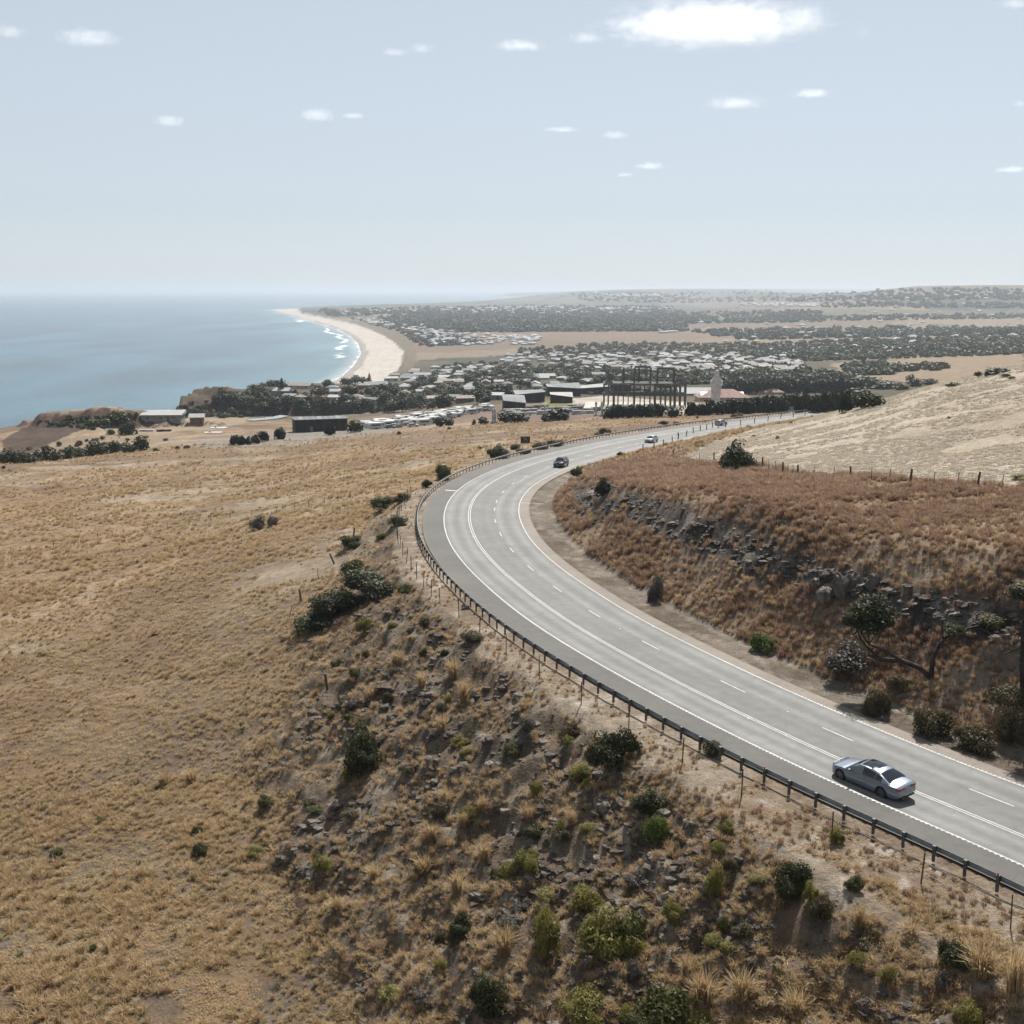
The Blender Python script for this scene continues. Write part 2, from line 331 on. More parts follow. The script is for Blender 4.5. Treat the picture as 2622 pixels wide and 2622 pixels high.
# land cover as base colours of the ground itself
GU, GV = project(GX, GY, GZ)
def inpoly(U, V, poly):
    p = np.array(poly, float); n = len(p); c = np.zeros(len(U), bool); j = n - 1
    for i in range(n):
        yi, yj = p[i, 1], p[j, 1]
        if yi != yj:
            m = ((yi > V) != (yj > V)) & (U < (p[j, 0] - p[i, 0]) * (V - yi) / (yj - yi) + p[i, 0]); c ^= m
        j = i
    return c
def mixc(c, new, w): return c * (1 - w[:, None]) + np.asarray(new)[None] * w[:, None]
x, y, I = GX, GY, INF; r = I['r']
nA = fbm(x / 30, y / 55, 4, 21); nB = fbm(x / 5, y / 5, 4, 22); nC = fbm(x / 120, y / 60, 4, 23); nD = fbm(x / 1.3, y / 1.3, 3, 24)
c = np.tile(np.array([.37, .25, .15]), (len(x), 1))
c = mixc(c, (.42, .30, .19), smooth(.46, .62, nA) * .75)                  # paler straw
c = mixc(c, (.215, .15, .105), smooth(.56, .68, nC) * .8 * smooth(120, 260, r))   # browner bare streaks
c = mixc(c, (.47, .395, .30), smooth(.53, .64, fbm(x / 26, y / 14, 4, 31)) * .8 * smooth(70, 170, r) * (x < 0))      # bleached patches
c = mixc(c, (.22, .15, .10), smooth(.45, .7, nB) * .45)
c = mixc(c, (.24, .155, .10), smooth(.5, .62, fbm(x / 7, y / 24, 3, 33)) * .55); c = mixc(c, (.46, .36, .25), smooth(.56, .66, fbm(x / 16, y / 16, 4, 34)) * .55)
c = c * (1 - .30 * smooth(190, 90, r))[:, None]            # barer grey-brown soil between the bigger tussocks near by
c = mixc(c, (.20, .165, .13), smooth(150, 80, r) * smooth(.45, .6, nB) * .6)
# pale hill on the right beyond the fence
FENCE_R = [(1640,1150),(1700,1168),(1760,1180),(1828,1190),(1960,1194),(2030,1206),(2180,1218),(2330,1228),(2500,1240),(2622,1247),(3200,1270),(3200,850),(2622,900),(2180,1042),(2000,1072),(1790,1108)]
hillp = inpoly(GU, GV, FENCE_R) & (r < 650) & (I['D'] > 14)
c = np.where(hillp[:, None], mixc(mixc(np.tile(np.array([.60, .515, .405]), (len(x), 1)), (.50, .415, .305), smooth(.45, .65, nA)), (.42, .33, .23), smooth(.55, .75, nB) * .5), c)
roadside = (I['D'] > 12) & (I['D'] < 26) & (I['S'] > 230) & (r < 600)
c = np.where(roadside[:, None], mixc(c, (.42, .27, .13), np.full(len(x), .7)), c)
# brown grass slope above the cut
cut = (I['D'] > 15) & (I['A'] < 110) & ~hillp & (r < 420) & ~roadside
c = np.where(cut[:, None], mixc(mixc(np.tile(np.array([.30, .20, .14]), (len(x), 1)), (.37, .28, .19), smooth(.5, .68, nB) * .7), (.15, .10, .065), smooth(.5, .7, nD) * .6), c)
steep = smooth(2, 4, I['C']) * smooth(1.5, -1.5, (I['zn'] - GZ) * -1 + .3) * cut
# bench, fill slope, verge
ben = (I['D'] < -2.5) & (I['L'] < .8) & (I['A'] < 40); 
c = np.where(ben[:, None], mixc(mixc(np.tile(np.array([.40, .325, .245]), (len(x), 1)), (.32, .24, .17), smooth(.4, .65, nB)), (.52, .45, .37), smooth(.62, .75, nD) * .8), c)
fl = (I['L'] >= .8) & (I['A'] < 60) & (GZ > I['zn'] + .2) & (I['S'] < 175)
flw = smooth(.2, 1.6, GZ - I['zn']) * fl
c = mixc(c, (.255, .192, .135), flw * (.55 + .45 * smooth(.35, .6, nB)))
c = mixc(c, (.11, .088, .068), flw * smooth(.46, .58, nD) * .8)
c = mixc(c, (.36, .30, .23), flw * smooth(.6, .7, fbm(x / 2.2, y / 2.2, 4, 41)) * .8)
ver = (I['D'] > 12) & (I['C'] < .6) & (I['A'] < 40) & (I['S'] < 260)
c = np.where(ver[:, None], mixc(mixc(np.tile(np.array([.27, .225, .18]), (len(x), 1)), (.19, .15, .115), smooth(.4, .65, nB)), (.38, .33, .27), smooth(.62, .75, nD) * .7), c)
# shelf and far country
far = smooth(560, 760, r) * (1 - hillp)
c = mixc(c, (.10, .095, .06), far * .9)
par = hash2(np.floor(x / 420 + .6 * nC), np.floor(y / 900 + .4 * nC), 5)
fld = np.where(par[:, None] < .33, np.array([.33, .25, .17]), np.where(par[:, None] < .62, np.array([.23, .18, .125]), np.where(par[:, None] < .8, np.array([.12, .12, .075]), np.array([.065, .075, .05]))))
fld = fld * (1 - .0 * r[:, None]) ; _f = smooth(3500, 7000, r)[:, None]; fld = fld * (1 - _f) + (fld * .45 + np.array([.085, .085, .07])) * _f
pw = smooth(1500, 2100, r); c = c * (1 - pw[:, None]) + fld * pw[:, None]
def paint(poly, col, w=1., soft=None):
    global c
    m = inpoly(GU + (nC - .5) * 30, GV + (nA - .5) * 3, poly) & (r > 330)
    c = np.where(m[:, None], mixc(c, col, np.full(len(x), w) * (.75 + .25 * nB * 1.3).clip(0, 1)), c)
TAN = (.33, .24, .155)
paint([(1030,895),(1120,862),(1400,845),(1750,848),(2100,862),(2100,884),(1700,892),(1420,905),(1200,912),(1060,925)], (.27, .20, .14))
paint([(1060,905),(1330,893),(1330,910),(1180,915),(1060,925)], (.33, .26, .185))
paint([(1080,800),(1750,795),(1760,848),(1400,850),(1180,850),(1000,830)], (.045, .052, .036))
paint([(2080,915),(2622,885),(2622,900),(2400,918),(2080,925)], TAN); paint([(2120,930),(2622,905),(2622,950),(2420,985),(2160,965)], (.37, .275, .18))
paint([(1780,868),(2060,866),(2060,884),(1790,882)], TAN); paint([(1560,826),(2300,828),(2300,842),(1600,840)], (.25, .19, .14))
paint([(2100,790),(2622,795),(2622,815),(2100,812)], (.17, .165, .10)); paint([(1700,765),(2200,762),(2200,780),(1700,782)], (.24, .18, .135))
paint([(1900,775),(2100,775),(2110,790),(1900,792)], (.28, .22, .16))
# shelf by the hall, yard, temple ground
paint([(920,1070),(1180,1040),(1480,1020),(1500,1030),(1250,1075),(960,1098)], (.27, .20, .155)); paint([(1250,1040),(1540,1030),(1560,1065),(1260,1085)], (.24, .18, .14))
paint([(500,1128),(900,1092),(1000,1092),(1010,1108),(720,1140),(520,1150)], (.33, .31, .285), .85)
paint([(1380,1030),(1560,1012),(1860,1040),(1880,1060),(1560,1062),(1480,1035)], (.62, .56, .47)); paint([(1400,1027),(1470,1026),(1475,1037),(1395,1040)], (.22, .26, .05))
paint([(250,1072),(640,1068),(620,1085),(560,1100),(250,1112)], (.42, .335, .235)); paint([(0,1140),(300,1110),(480,1112),(400,1135),(120,1180),(0,1190)], (.36, .275, .19))
paint([(560,1000),(1000,975),(1300,985),(1300,1035),(900,1050),(560,1060)], (.14, .11, .075), .8)
paint([(0,1128),(60,1100),(110,1074),(230,1070),(255,1088),(185,1110),(60,1165),(0,1172)], (.07, .045, .036), .9); paint([(390,1060),(470,1033),(560,1016),(700,1018),(700,1050),(560,1062),(430,1068)], (.07, .045, .036), .9)
paint([(2165,1044),(2205,1034),(2310,1030),(2300,1041),(2185,1052)], (.42, .41, .39), .95)
# cliffs and sand
slope = np.zeros(len(x)); zg = ZG; gr = np.gradient(zg, axis=0) / np.gradient(RR)[:, None]; gt = np.gradient(zg, axis=1) / (np.gradient(TH)[None] * RR[:, None])
slope = np.hypot(gr, gt).ravel()
red = ((GU < 760) & (r > 420) & (r < 1000)) * smooth(.16, .34, slope + (nB - .5) * .16)
c = mixc(c, (.10, .06, .047), red * .95); c = mixc(c, (.26, .17, .125), red * smooth(.5, .62, nB) * .5)
sand = (I['beach'] & (I['sd'] > -60) & (I['edge'] < 1.02) & (r < 8500))
c = np.where(sand[:, None], np.array([.56, .505, .445]), c); wet = sand & (I['edge'] < .04); c = np.where(wet[:, None], np.array([.36, .33, .30]), c)
dune = I['beach'] & (I['edge'] >= 1.0) & (I['edge'] < 1.35) & (r < 3500); c = mixc(c, (.22, .185, .13), dune * .8)
rock_cut = cut * smooth(.55, .95, slope + (n_ := (fbm(x / 4, y / 4, 3, 51) - .5)) * .5) * smooth(3.0, 5.0, I['C']) * smooth(.45, .6, fbm(x / 7, y / 7, 3, 52) + .08)
c = mixc(c, (.165, .128, .10), np.maximum(rock_cut * .85, INF['band'] * cut * smooth(.42, .52, fbm(x / 2, y / 2, 3, 59)) * .9)); c = mixc(c, (.09, .075, .065), INF['band'] * cut * smooth(.52, .62, nD) * .8)
BANDU = [1480, 1620, 1760, 1900, 2000, 2100, 2250, 2400, 2622, 2900]; BANDV = [1275, 1300, 1350, 1405, 1440, 1475, 1530, 1555, 1610, 1660]
def rockband(U, V_, x, y): return np.clip(1.25 - np.abs(V_ - np.interp(U, BANDU, BANDV)) / (46 + 70 * (fbm(x / 6, y / 6, 3, 98) - .5)), 0, 1) * (U > 1470)
rb = rockband(GU, GV, x, y) * cut; c = mixc(c, (.15, .122, .10), smooth(.2, .6, rb) * .9); c = mixc(c, (.06, .05, .043), smooth(.2, .6, rb) * smooth(.48, .58, nD)); c = mixc(c, (.27, .235, .20), smooth(.2, .6, rb) * smooth(.56, .64, fbm(x / 1.6, y / 1.6, 3, 99)))
strw = cut * smooth(.58, .66, fbm(x / 9, y / 9, 3, 66)) * (1 - smooth(.1, .4, rb)); c = mixc(c, (.46, .365, .27), strw * .45)
c = c * (.90 + .25 * (nD[:, None] - .3)) 
GCOL = np.clip(c * np.where(sand, 1., .80)[:, None] * ALB, .01, 1)

def ground_material():
    m = bpy.data.materials.new('ground_earth'); m.use_nodes = True; nt = m.node_tree; b = nt.nodes['Principled BSDF']; L = nt.links.new
    at = nt.nodes.new('ShaderNodeAttribute'); at.attribute_name = 'Col'; ge = nt.nodes.new('ShaderNodeNewGeometry')
    ns = []
    for sc_, dt in ((.9, 8), (5.5, 6), (.05, 4)):
        n = nt.nodes.new('ShaderNodeTexNoise'); n.inputs['Scale'].default_value = sc_; n.inputs['Detail'].default_value = dt; n.inputs['Roughness'].default_value = .65; L(ge.outputs['Position'], n.inputs['Vector']); ns.append(n)
    col = at.outputs['Color']
    for n, lo, hi in ((ns[0], .68, 1.32), (ns[1], .72, 1.28), (ns[2], .85, 1.15)):
        mr = nt.nodes.new('ShaderNodeMapRange'); mr.inputs[1].default_value = .3; mr.inputs[2].default_value = .7; mr.inputs[3].default_value = lo; mr.inputs[4].default_value = hi; mr.clamp = True
        L(n.outputs[0], mr.inputs[0]); mx = nt.nodes.new('ShaderNodeVectorMath'); mx.operation = 'SCALE'; L(col, mx.inputs[0]); L(mr.outputs[0], mx.inputs['Scale']); col = mx.outputs[0]
    L(col, b.inputs['Base Color']); b.inputs['Roughness'].default_value = .95; b.inputs['Specular IOR Level'].default_value = .1
    bp = nt.nodes.new('ShaderNodeBump'); bp.inputs['Strength'].default_value = .9; bp.inputs['Distance'].default_value = .35
    ad = nt.nodes.new('ShaderNodeMath'); ad.operation = 'MULTIPLY_ADD'; ad.inputs[1].default_value = .35; L(ns[1].outputs[0], ad.inputs[0]); L(ns[0].outputs[0], ad.inputs[2])
    L(ad.outputs[0], bp.inputs['Height']); L(bp.outputs[0], b.inputs['Normal'])
    return m
M_GROUND = ground_material()
ii = np.arange((NR - 1) * (NT - 1)); i0 = ii // (NT - 1) * NT + ii % (NT - 1)
tag(link('terrain', mesh_np('terrain', np.stack([GX, GY, GZ], -1), np.stack([i0, i0 + 1, i0 + NT + 1, i0 + NT], -1)[:, ::-1][:, ::-1], [M_GROUND], True, col=GCOL)), kind='structure')

# ------------------------------------------------------------------ sea
def sea_material():
    m = bpy.data.materials.new('sea_water'); m.use_nodes = True; nt = m.node_tree; b = nt.nodes['Principled BSDF']; L = nt.links.new
    at = nt.nodes.new('ShaderNodeAttribute'); at.attribute_name = 'Col'; ge = nt.nodes.new('ShaderNodeNewGeometry')
    mp = nt.nodes.new('ShaderNodeMapping'); mp.inputs['Scale'].default_value = (1, .35, 1); mp.inputs['Rotation'].default_value = (0, 0, .5); L(ge.outputs['Position'], mp.inputs['Vector'])
    n = nt.nodes.new('ShaderNodeTexNoise'); n.inputs['Scale'].default_value = .11; n.inputs['Detail'].default_value = 8; n.inputs['Roughness'].default_value = .62; L(mp.outputs[0], n.inputs['Vector'])
    n3 = nt.nodes.new('ShaderNodeTexNoise'); n3.inputs['Scale'].default_value = .006; n3.inputs['Detail'].default_value = 6; L(mp.outputs[0], n3.inputs['Vector'])
    mr = nt.nodes.new('ShaderNodeMapRange'); mr.inputs[1].default_value = .35; mr.inputs[2].default_value = .65; mr.inputs[3].default_value = .62; mr.inputs[4].default_value = 1.38; L(n3.outputs[0], mr.inputs[0])
    mx = nt.nodes.new('ShaderNodeVectorMath'); mx.operation = 'SCALE'; L(at.outputs['Color'], mx.inputs[0]); L(mr.outputs[0], mx.inputs['Scale']); L(mx.outputs[0], b.inputs['Base Color'])
    b.inputs['Roughness'].default_value = .22; b.inputs['IOR'].default_value = 1.33; b.inputs['Specular IOR Level'].default_value = .5
    bp = nt.nodes.new('ShaderNodeBump'); bp.inputs['Strength'].default_value = .8; bp.inputs['Distance'].default_value = 3.5; L(n.outputs[0], bp.inputs['Height']); L(bp.outputs[0], b.inputs['Normal'])
    return m
th = np.radians(np.r_[np.linspace(-78, -26, 30)[:-1], np.linspace(-26, -10, 80)[:-1], np.linspace(-10, -5.5, 170)[:-1], np.linspace(-5.5, 26, 60)[:-1], np.linspace(26, 78, 20)]); rr = np.r_[np.geomspace(300, 1350, 50)[:-1], np.geomspace(1350, 5000, 420)[:-1], np.geomspace(5000, 90000, 60)]
g = np.meshgrid(th, rr); sx = (np.sin(g[0]) * g[1]).ravel(); sy = (np.cos(g[0]) * g[1]).ravel()
sd, _w = coast_sd(sx, sy); off = -sd
fo = fbm(sx / 60, sy / 60, 4, 61)
sc_ = np.tile(np.array([.026, .075, .115]), (len(sx), 1)); sc_ = mixc(sc_, (.033, .092, .125), smooth(1600, 300, off + fo * 300)); sc_ = mixc(sc_, (.07, .155, .175), smooth(260, 40, off + fo * 80)); sc_ = mixc(sc_, (.36, .38, .37), smooth(38, 3, off) * (sy > 1200))
wl = np.exp(-((off - 40 - 50 * (fbm(sx / 190, sy / 190, 3, 62) - .5)) / 5.5) ** 2) * smooth(.46, .54, fbm(sx / 210, sy / 210, 2, 63)) + .9 * np.exp(-((off - 9 - 16 * (fo - .5)) / 3.5) ** 2)
wl *= 1 * (sy > 1300) * (sy < 4500)
sc_ = mixc(sc_, (.85, .86, .85), np.clip(wl, 0, 1)) * .8
n = len(th); ii = np.arange((len(rr) - 1) * (n - 1)); i0 = ii // (n - 1) * n + ii % (n - 1)
tag(link('sea', mesh_np('sea', np.stack([sx, sy, np.zeros(len(sx))], -1), np.stack([i0, i0 + 1, i0 + n + 1, i0 + n], -1), [sea_material()], True, col=sc_)), kind='structure')

# ------------------------------------------------------------------ road, markings
def px_road(u, v, d_up=0.):
    """photo pixel on the carriageway -> (station, offset)"""
    d = rays(u, v); h = 31.
    for _ in range(25):
        q = d * (h / -d[2]); S, D, A = road_sd(np.array([q[0]]), np.array([q[1]])); h = np.interp(S[0], RS, RP[:, 2]) + SUPER * D[0] - d_up
    return float(S[0]), float(D[0])
def strip(s0, s1, d0, d1, up, ds=1.0, nd=1):
    n = max(2, int(abs(s1 - s0) / ds) + 1); ss = np.linspace(s0, s1, n); dd = np.linspace(d0, d1, nd + 1)
    V = np.concatenate([road_pt(ss, d, up) for d in dd]); uv = np.concatenate([np.stack([np.full(n, d), ss], -1) for d in dd]); F = []
    for k in range(nd):
        i = np.arange(n - 1); F.append(np.stack([k * n + i, (k + 1) * n + i, (k + 1) * n + i + 1, k * n + i + 1], -1))
    return V, np.concatenate(F), uv
def asphalt():
    m = bpy.data.materials.new('asphalt'); m.use_nodes = True; nt = m.node_tree; b = nt.nodes['Principled BSDF']; L = nt.links.new
    uv = nt.nodes.new('ShaderNodeUVMap'); sp = nt.nodes.new('ShaderNodeSeparateXYZ'); L(uv.outputs[0], sp.inputs[0])
    n0 = nt.nodes.new('ShaderNodeTexNoise'); n0.inputs['Scale'].default_value = .35; n0.inputs['Detail'].default_value = 6
    mp = nt.nodes.new('ShaderNodeMapping'); mp.inputs['Scale'].default_value = (1.6, .12, 1); L(uv.outputs[0], mp.inputs[0]); L(mp.outputs[0], n0.inputs['Vector'])
    wob = nt.nodes.new('ShaderNodeMath'); wob.operation = 'MULTIPLY_ADD'; wob.inputs[1].default_value = .35; L(n0.outputs[0], wob.inputs[0]); L(sp.outputs[0], wob.inputs[2])
    mr = nt.nodes.new('ShaderNodeMapRange'); mr.inputs[1].default_value = -3 + .17; mr.inputs[2].default_value = 12.2 + .17; L(wob.outputs[0], mr.inputs[0])
    cr = nt.nodes.new('ShaderNodeValToRGB'); L(mr.outputs[0], cr.inputs[0]); e = cr.color_ramp.elements
    def t(d): return (d + 3) / 15.2
    sh = (.135, .127, .115); la = (.285, .282, .27); lb = (.205, .203, .192); rs = (.275, .235, .195)
    st = [(-3, (.16, .145, .125)), (-2.5, sh), (-.15, (.125, .12, .11)), (.12, lb), (.8, la), (1.5, lb), (1.85, lb), (2.5, la), (3.2, lb), (3.9, (.2, .197, .185)), (4.5, (.215, .212, .2)), (5.4, (.192, .19, .178)), (6.1, (.222, .22, .208)), (6.95, (.2, .197, .186)), (7.6, la), (8.4, (.198, .195, .184)), (8.9, lb), (9.7, la), (10.5, lb), (10.8, rs), (11.9, rs), (12.2, (.20, .165, .13))]
    e[0].position = t(st[0][0]); e[0].color = (*st[0][1], 1); e[1].position = t(st[-1][0]); e[1].color = (*st[-1][1], 1)
    for d, c_ in st[1:-1]: q = e.new(t(d)); q.color = (*c_, 1)
    for q in e: q.color = tuple(v * .58 for v in q.color[:3]) + (1,)
    col = cr.outputs[0]
    for scl, lo, hi, a, bb in ((22, .62, 1.38, .32, .68), (1.2, .86, 1.12, .3, .7), (.12, .85, 1.12, .35, .65)):
        n = nt.nodes.new('ShaderNodeTexNoise'); n.inputs['Scale'].default_value = scl; n.inputs['Detail'].default_value = 5; n.inputs['Roughness'].default_value = .7; L(uv.outputs[0], n.inputs['Vector'])
        q = nt.nodes.new('ShaderNodeMapRange'); q.inputs[1].default_value = a; q.inputs[2].default_value = bb; q.inputs[3].default_value = lo; q.inputs[4].default_value = hi; L(n.outputs[0], q.inputs[0])
        mx = nt.nodes.new('ShaderNodeVectorMath'); mx.operation = 'SCALE'; L(col, mx.inputs[0]); L(q.outputs[0], mx.inputs['Scale']); col = mx.outputs[0]
        if scl == 22: fine = n
    # cracks and joints
    vo = nt.nodes.new('ShaderNodeTexVoronoi'); vo.feature = 'DISTANCE_TO_EDGE'; vo.inputs['Scale'].default_value = .10
    wn_ = nt.nodes.new('ShaderNodeTexNoise'); wn_.inputs['Scale'].default_value = .9; wn_.inputs['Detail'].default_value = 5; L(uv.outputs[0], wn_.inputs['Vector'])
    va = nt.nodes.new('ShaderNodeVectorMath'); va.operation = 'MULTIPLY_ADD'; va.inputs[1].default_value = (1.6, 1.6, 0); L(wn_.outputs['Color'], va.inputs[0]); L(uv.outputs[0], va.inputs[2]); L(va.outputs[0], vo.inputs['Vector'])
    ck = nt.nodes.new('ShaderNodeMapRange'); ck.inputs[1].default_value = .0; ck.inputs[2].default_value = .003; ck.inputs[3].default_value = .72; ck.inputs[4].default_value = 1; L(vo.outputs['Distance'], ck.inputs[0])
    mx = nt.nodes.new('ShaderNodeVectorMath'); mx.operation = 'SCALE'; L(col, mx.inputs[0]); L(ck.outputs[0], mx.inputs['Scale']); L(mx.outputs[0], b.inputs['Base Color'])
    b.inputs['Roughness'].default_value = .78; b.inputs['Specular IOR Level'].default_value = .25
    bp = nt.nodes.new('ShaderNodeBump'); bp.inputs['Strength'].default_value = .35; bp.inputs['Distance'].default_value = .02; L(fine.outputs[0], bp.inputs['Height']); L(bp.outputs[0], b.inputs['Normal'])
    return m
def paint_mat(name, col):
    m = mat(name, col, .7, noise=(3.0, .22), coords='Object'); return m
M_ASPH = asphalt(); M_PAINT = paint_mat('line_paint', (.64, .63, .595))
S_END = RS[-1] - 2
V, F, uv = strip(0, S_END, -2.95, 12.15, 0, 1.0, 14)
road = tag(link('road', mesh_np('road', V, F, [M_ASPH], True, uv=uv)), kind='structure')
def edge_line(name, d, w, side, teeth):
    V, F, uv = strip(0, S_END, d - w / 2, d + w / 2, .006); V = list(map(tuple, V)); F = [tuple(f) for f in F]
    for s in np.arange(teeth[0], teeth[1], .34):
        q = np.array([road_pt(s, d + side * (w / 2 - .01), .008), road_pt(s, d + side * (w / 2 + .11), .008), road_pt(s + .13, d + side * (w / 2 + .11), .008), road_pt(s + .13, d + side * (w / 2 - .01), .008)])
        if side < 0: q = q[::-1]
        n = len(V); V += [tuple(p) for p in q]; F.append((n, n + 1, n + 2, n + 3))
    link(name, mesh_np(name, V, np.array(F), [M_PAINT]), road)
edge_line('edge_line', 0, .125, -1, (20, 125)); edge_line('edge_line', 10.6, .12, 1, (20, 96))
for d in (3.38, 3.64): V, F, uv = strip(0, S_END, d - .05, d + .05, .006); link('centre_line', mesh_np('centre_line', V, F, [M_PAINT]), road)
DASH = [(2480.4,2019.5),(2107.6,1863.1),(1840,1743.2),(1639.4,1641),(1506.1,1561.8),(1414.4,1499.9),(1350.2,1448.1),(1306.3,1402.6),(1281.3,1362.8),(1271.1,1329.7),(1270.1,1300.1),(1280.8,1281.1),(1301.1,1257),(1329.9,1236.3),(1362.6,1218.3),(1471.1,1175),(1511.9,1164.2),(1551.9,1153.6),(1593.3,1143.9)]
ds_ = [px_road(*q)[0] for q in DASH]; ds_ = sorted(ds_); ds_ = [ds_[0] - 12 * k for k in (1, 2, 3)] + ds_ + [ds_[-1] + 12 * k for k in range(1, 15)] + [.5 * (ds_[14] + ds_[15])]
for s in ds_:
    V, F, uv = strip(s - 3, s, 7.0, 7.12, .006); link('lane_dash', mesh_np('lane_dash', V, F, [M_PAINT]), road)
mbm = MB(); mbm.box((0, 0, .01), (.11, .11, .02)); me_pm = mbm.mesh('pavement_marker', mat('marker_white', (.8, .8, .78), .4))
for k in range(16):
    for d in (3.25, 7.06, 10.45):
        s = ds_[3] - 36 + 24 * k + 4.5; 
        if 0 < s < 400: link('pavement_marker', me_pm, road, tuple(road_pt(s, d, .003)), (0, 0, road_dir(s)))
s_, d_ = px_road(1370, 1289); V, F, uv = strip(s_ - .12, s_ + .12, 10.75, 14.2, .007, .12, 3); link('cross_line', mesh_np('cross_line', V, F, [M_PAINT]), road)
s_, d_ = px_road(1155, 1256); V, F, uv = strip(s_ - .35, s_ + .35, -1.9, -.1, .006, .3, 3); link('cross_line', mesh_np('cross_line', V, F, [M_PAINT]), road)

# ------------------------------------------------------------------ guard rail
M_GALV = mat('galvanised_steel', (.30, .31, .31), .5, .35, noise=(2.5, .25)); M_POST = mat('weathered_steel_post', (.13, .14, .14), .65, .4, noise=(3, .3))
M_REFL = mat('red_reflector', (.5, .03, .02), .3)
rail = empty('guard_rail', tuple(road_pt(60., -3.7)), 0, 'long steel guard rail with dark posts along the outer edge of the curving road', 'guard rail')
rl = Vector(rail.location)
prof = [(.0, .405), (.035, .43), (.083, .47), (.083, .51), (.0, .545), (.0, .575), (.083, .61), (.083, .65), (.035, .69), (.0, .715)]
prof = prof + [(a - .012, b) for a, b in prof[::-1]]
S_RAIL = 452.
s = 1.
while s < S_RAIL:
    n = 5; ss = np.linspace(s, s + 4.0, n); V = []
    for a, b in prof: V.append(road_pt(ss, -3.62 + a, 0) + np.array([0, 0, b - SUPER * 3.6 * 0]))
    V = np.concatenate(V) - np.array(rl); k = len(prof); F = []
    for j in range(k):
        i = np.arange(n - 1); F.append(np.stack([j * n + i, ((j + 1) % k) * n + i, ((j + 1) % k) * n + i + 1, j * n + i + 1], -1))
    link('rail_beam', mesh_np('rail_beam', V, np.concatenate(F), [M_GALV]), rail); s += 4.0
pm = MB(); pm.box((0, 0, .29), (.15, .11, .92)); pm.box((0, .11, .56), (.14, .13, .34)); pm.box((0, .02, .755), (.19, .17, .018)); me_post = pm.mesh('post', M_POST)
rm = MB(); rm.box((0, 0, .06), (.10, .03, .12)); me_ref = rm.mesh('reflector', M_REFL)
for k, s in enumerate(np.arange(2., S_RAIL, 2.0)):
    p = road_pt(s, -3.80) - np.array(rl); po = link('post', me_post, rail, tuple(p), (0, 0, road_dir(s) + math.pi))
    if k % 8 == 4 and s < 300: link('reflector', me_ref, rail, (p[0], p[1], p[2] + .76), (0, 0, road_dir(s)))

# ------------------------------------------------------------------ fences
M_STAKE = mat('rusty_stake', (.085, .065, .055), .8, noise=(8, .3)); M_TIMBER = mat('grey_timber', (.13, .095, .07), .9, noise=(6, .4)); M_WIRE = mat('fence_wire', (.12, .11, .10), .5, .6)
def stake_mesh(w, h, top=True):
    b = MB(); b.box((0, 0, h / 2 - .15), (w, w * .9, h + .3)); b.box((0, 0, h + .01), (w * 1.25, w * .5, .04)); return b.mesh('post', M_STAKE)
def timber_mesh(w, h):
    b = MB(); b.tube([(0, 0, -.3), (0, 0, h * .5), (.01, .01, h), (.01, .01, h + .02)], [w / 2, w / 2 * .97, w / 2 * .92, w / 2 * .6], 7); return b.mesh('post', M_TIMBER)
ST_THIN = stake_mesh(.065, 1.75); ST_FIELD = stake_mesh(.08, 1.2); TB = timber_mesh(.25, 1.6); TB_BIG = timber_mesh(.26, 1.45); DROP = stake_mesh(.06, 1.45)
def fence(label, pts, kinds, wires=(.5, .85, 1.1), wr=.009, group=None, name='wire_fence', lean=.04):
    pts = [p for p in pts if p[0] == p[0]]; o = empty(name, pts[0], 0, label, 'fence', group); l = Vector(o.location)
    for i, p in enumerate(pts):
        me = kinds[i % len(kinds)] if isinstance(kinds, (list, tuple)) else kinds
        link('post', me, o, Vector(p) - l, (random.gauss(0, lean), random.gauss(0, lean), random.random() * 6))
    for h in wires:
        b = MB(); q = []
        for i, p in enumerate(pts):
            q.append(Vector(p) - l + Vector((0, 0, h)))
            if i + 1 < len(pts): m_ = (Vector(p) + Vector(pts[i + 1])) / 2 - l + Vector((0, 0, h - .04)); q.append(m_)
        b.tube(q, wr, 3, cap=False); b.build('wire', M_WIRE, o)
    return o
def hits(L, o=(0, 0), k=1.): P = hit([o[0] + a / k for a, b in L], [o[1] + b / k for a, b in L]); return [tuple(map(float, p)) for p in P]
def on_ground(sd): return [(float(q[0]), float(q[1]), float(gz(q[0], q[1]))) for q in [road_pt(s, d) for s, d in sd]]
st = [(s, -6.0 + .25 * math.sin(s)) for s in (20, 24.5, 31, 37.5, 43, 49, 55.5, 61, 67, 73.5, 79, 85, 91, 97, 103, 109, 115)] + [(s, -6.3) for s in range(120, 190, 4)]
fence('row of thin rusty steel stakes with wire on the dirt bench behind the guard rail', on_ground(st), ST_THIN, (.7, 1.3), .006)
FL = [(-60, 478), (60, 470), (165, 460), (295, 440), (430, 415), (538, 395), (618, 375), (680, 365), (813, 345), (920, 330), (1040, 310), (1160, 290), (1265, 275), (1385, 262), (1520, 250), (1622, 230), (1697, 210), (1785, 195), (1860, 185), (1925, 165), (1990, 150), (2060, 135), (2130, 120), (2200, 105), (2250, 88)]
fence('thin wire fence crossing the dry grass field towards the bend of the road', hits(FL, (0, 1200), 2.147), ST_FIELD, (.4, .75, 1.05), .008)
fence('old leaning fence of short timber posts at the foot of the rocky embankment', hits([(905, 1380), (882, 1408), (856, 1444), (815, 1484), (771, 1542), (741, 1583), (766, 1630), (799, 1684), (838, 1766), (876, 1842)]), [TB, DROP], (.6, 1.0), .007, lean=.14)
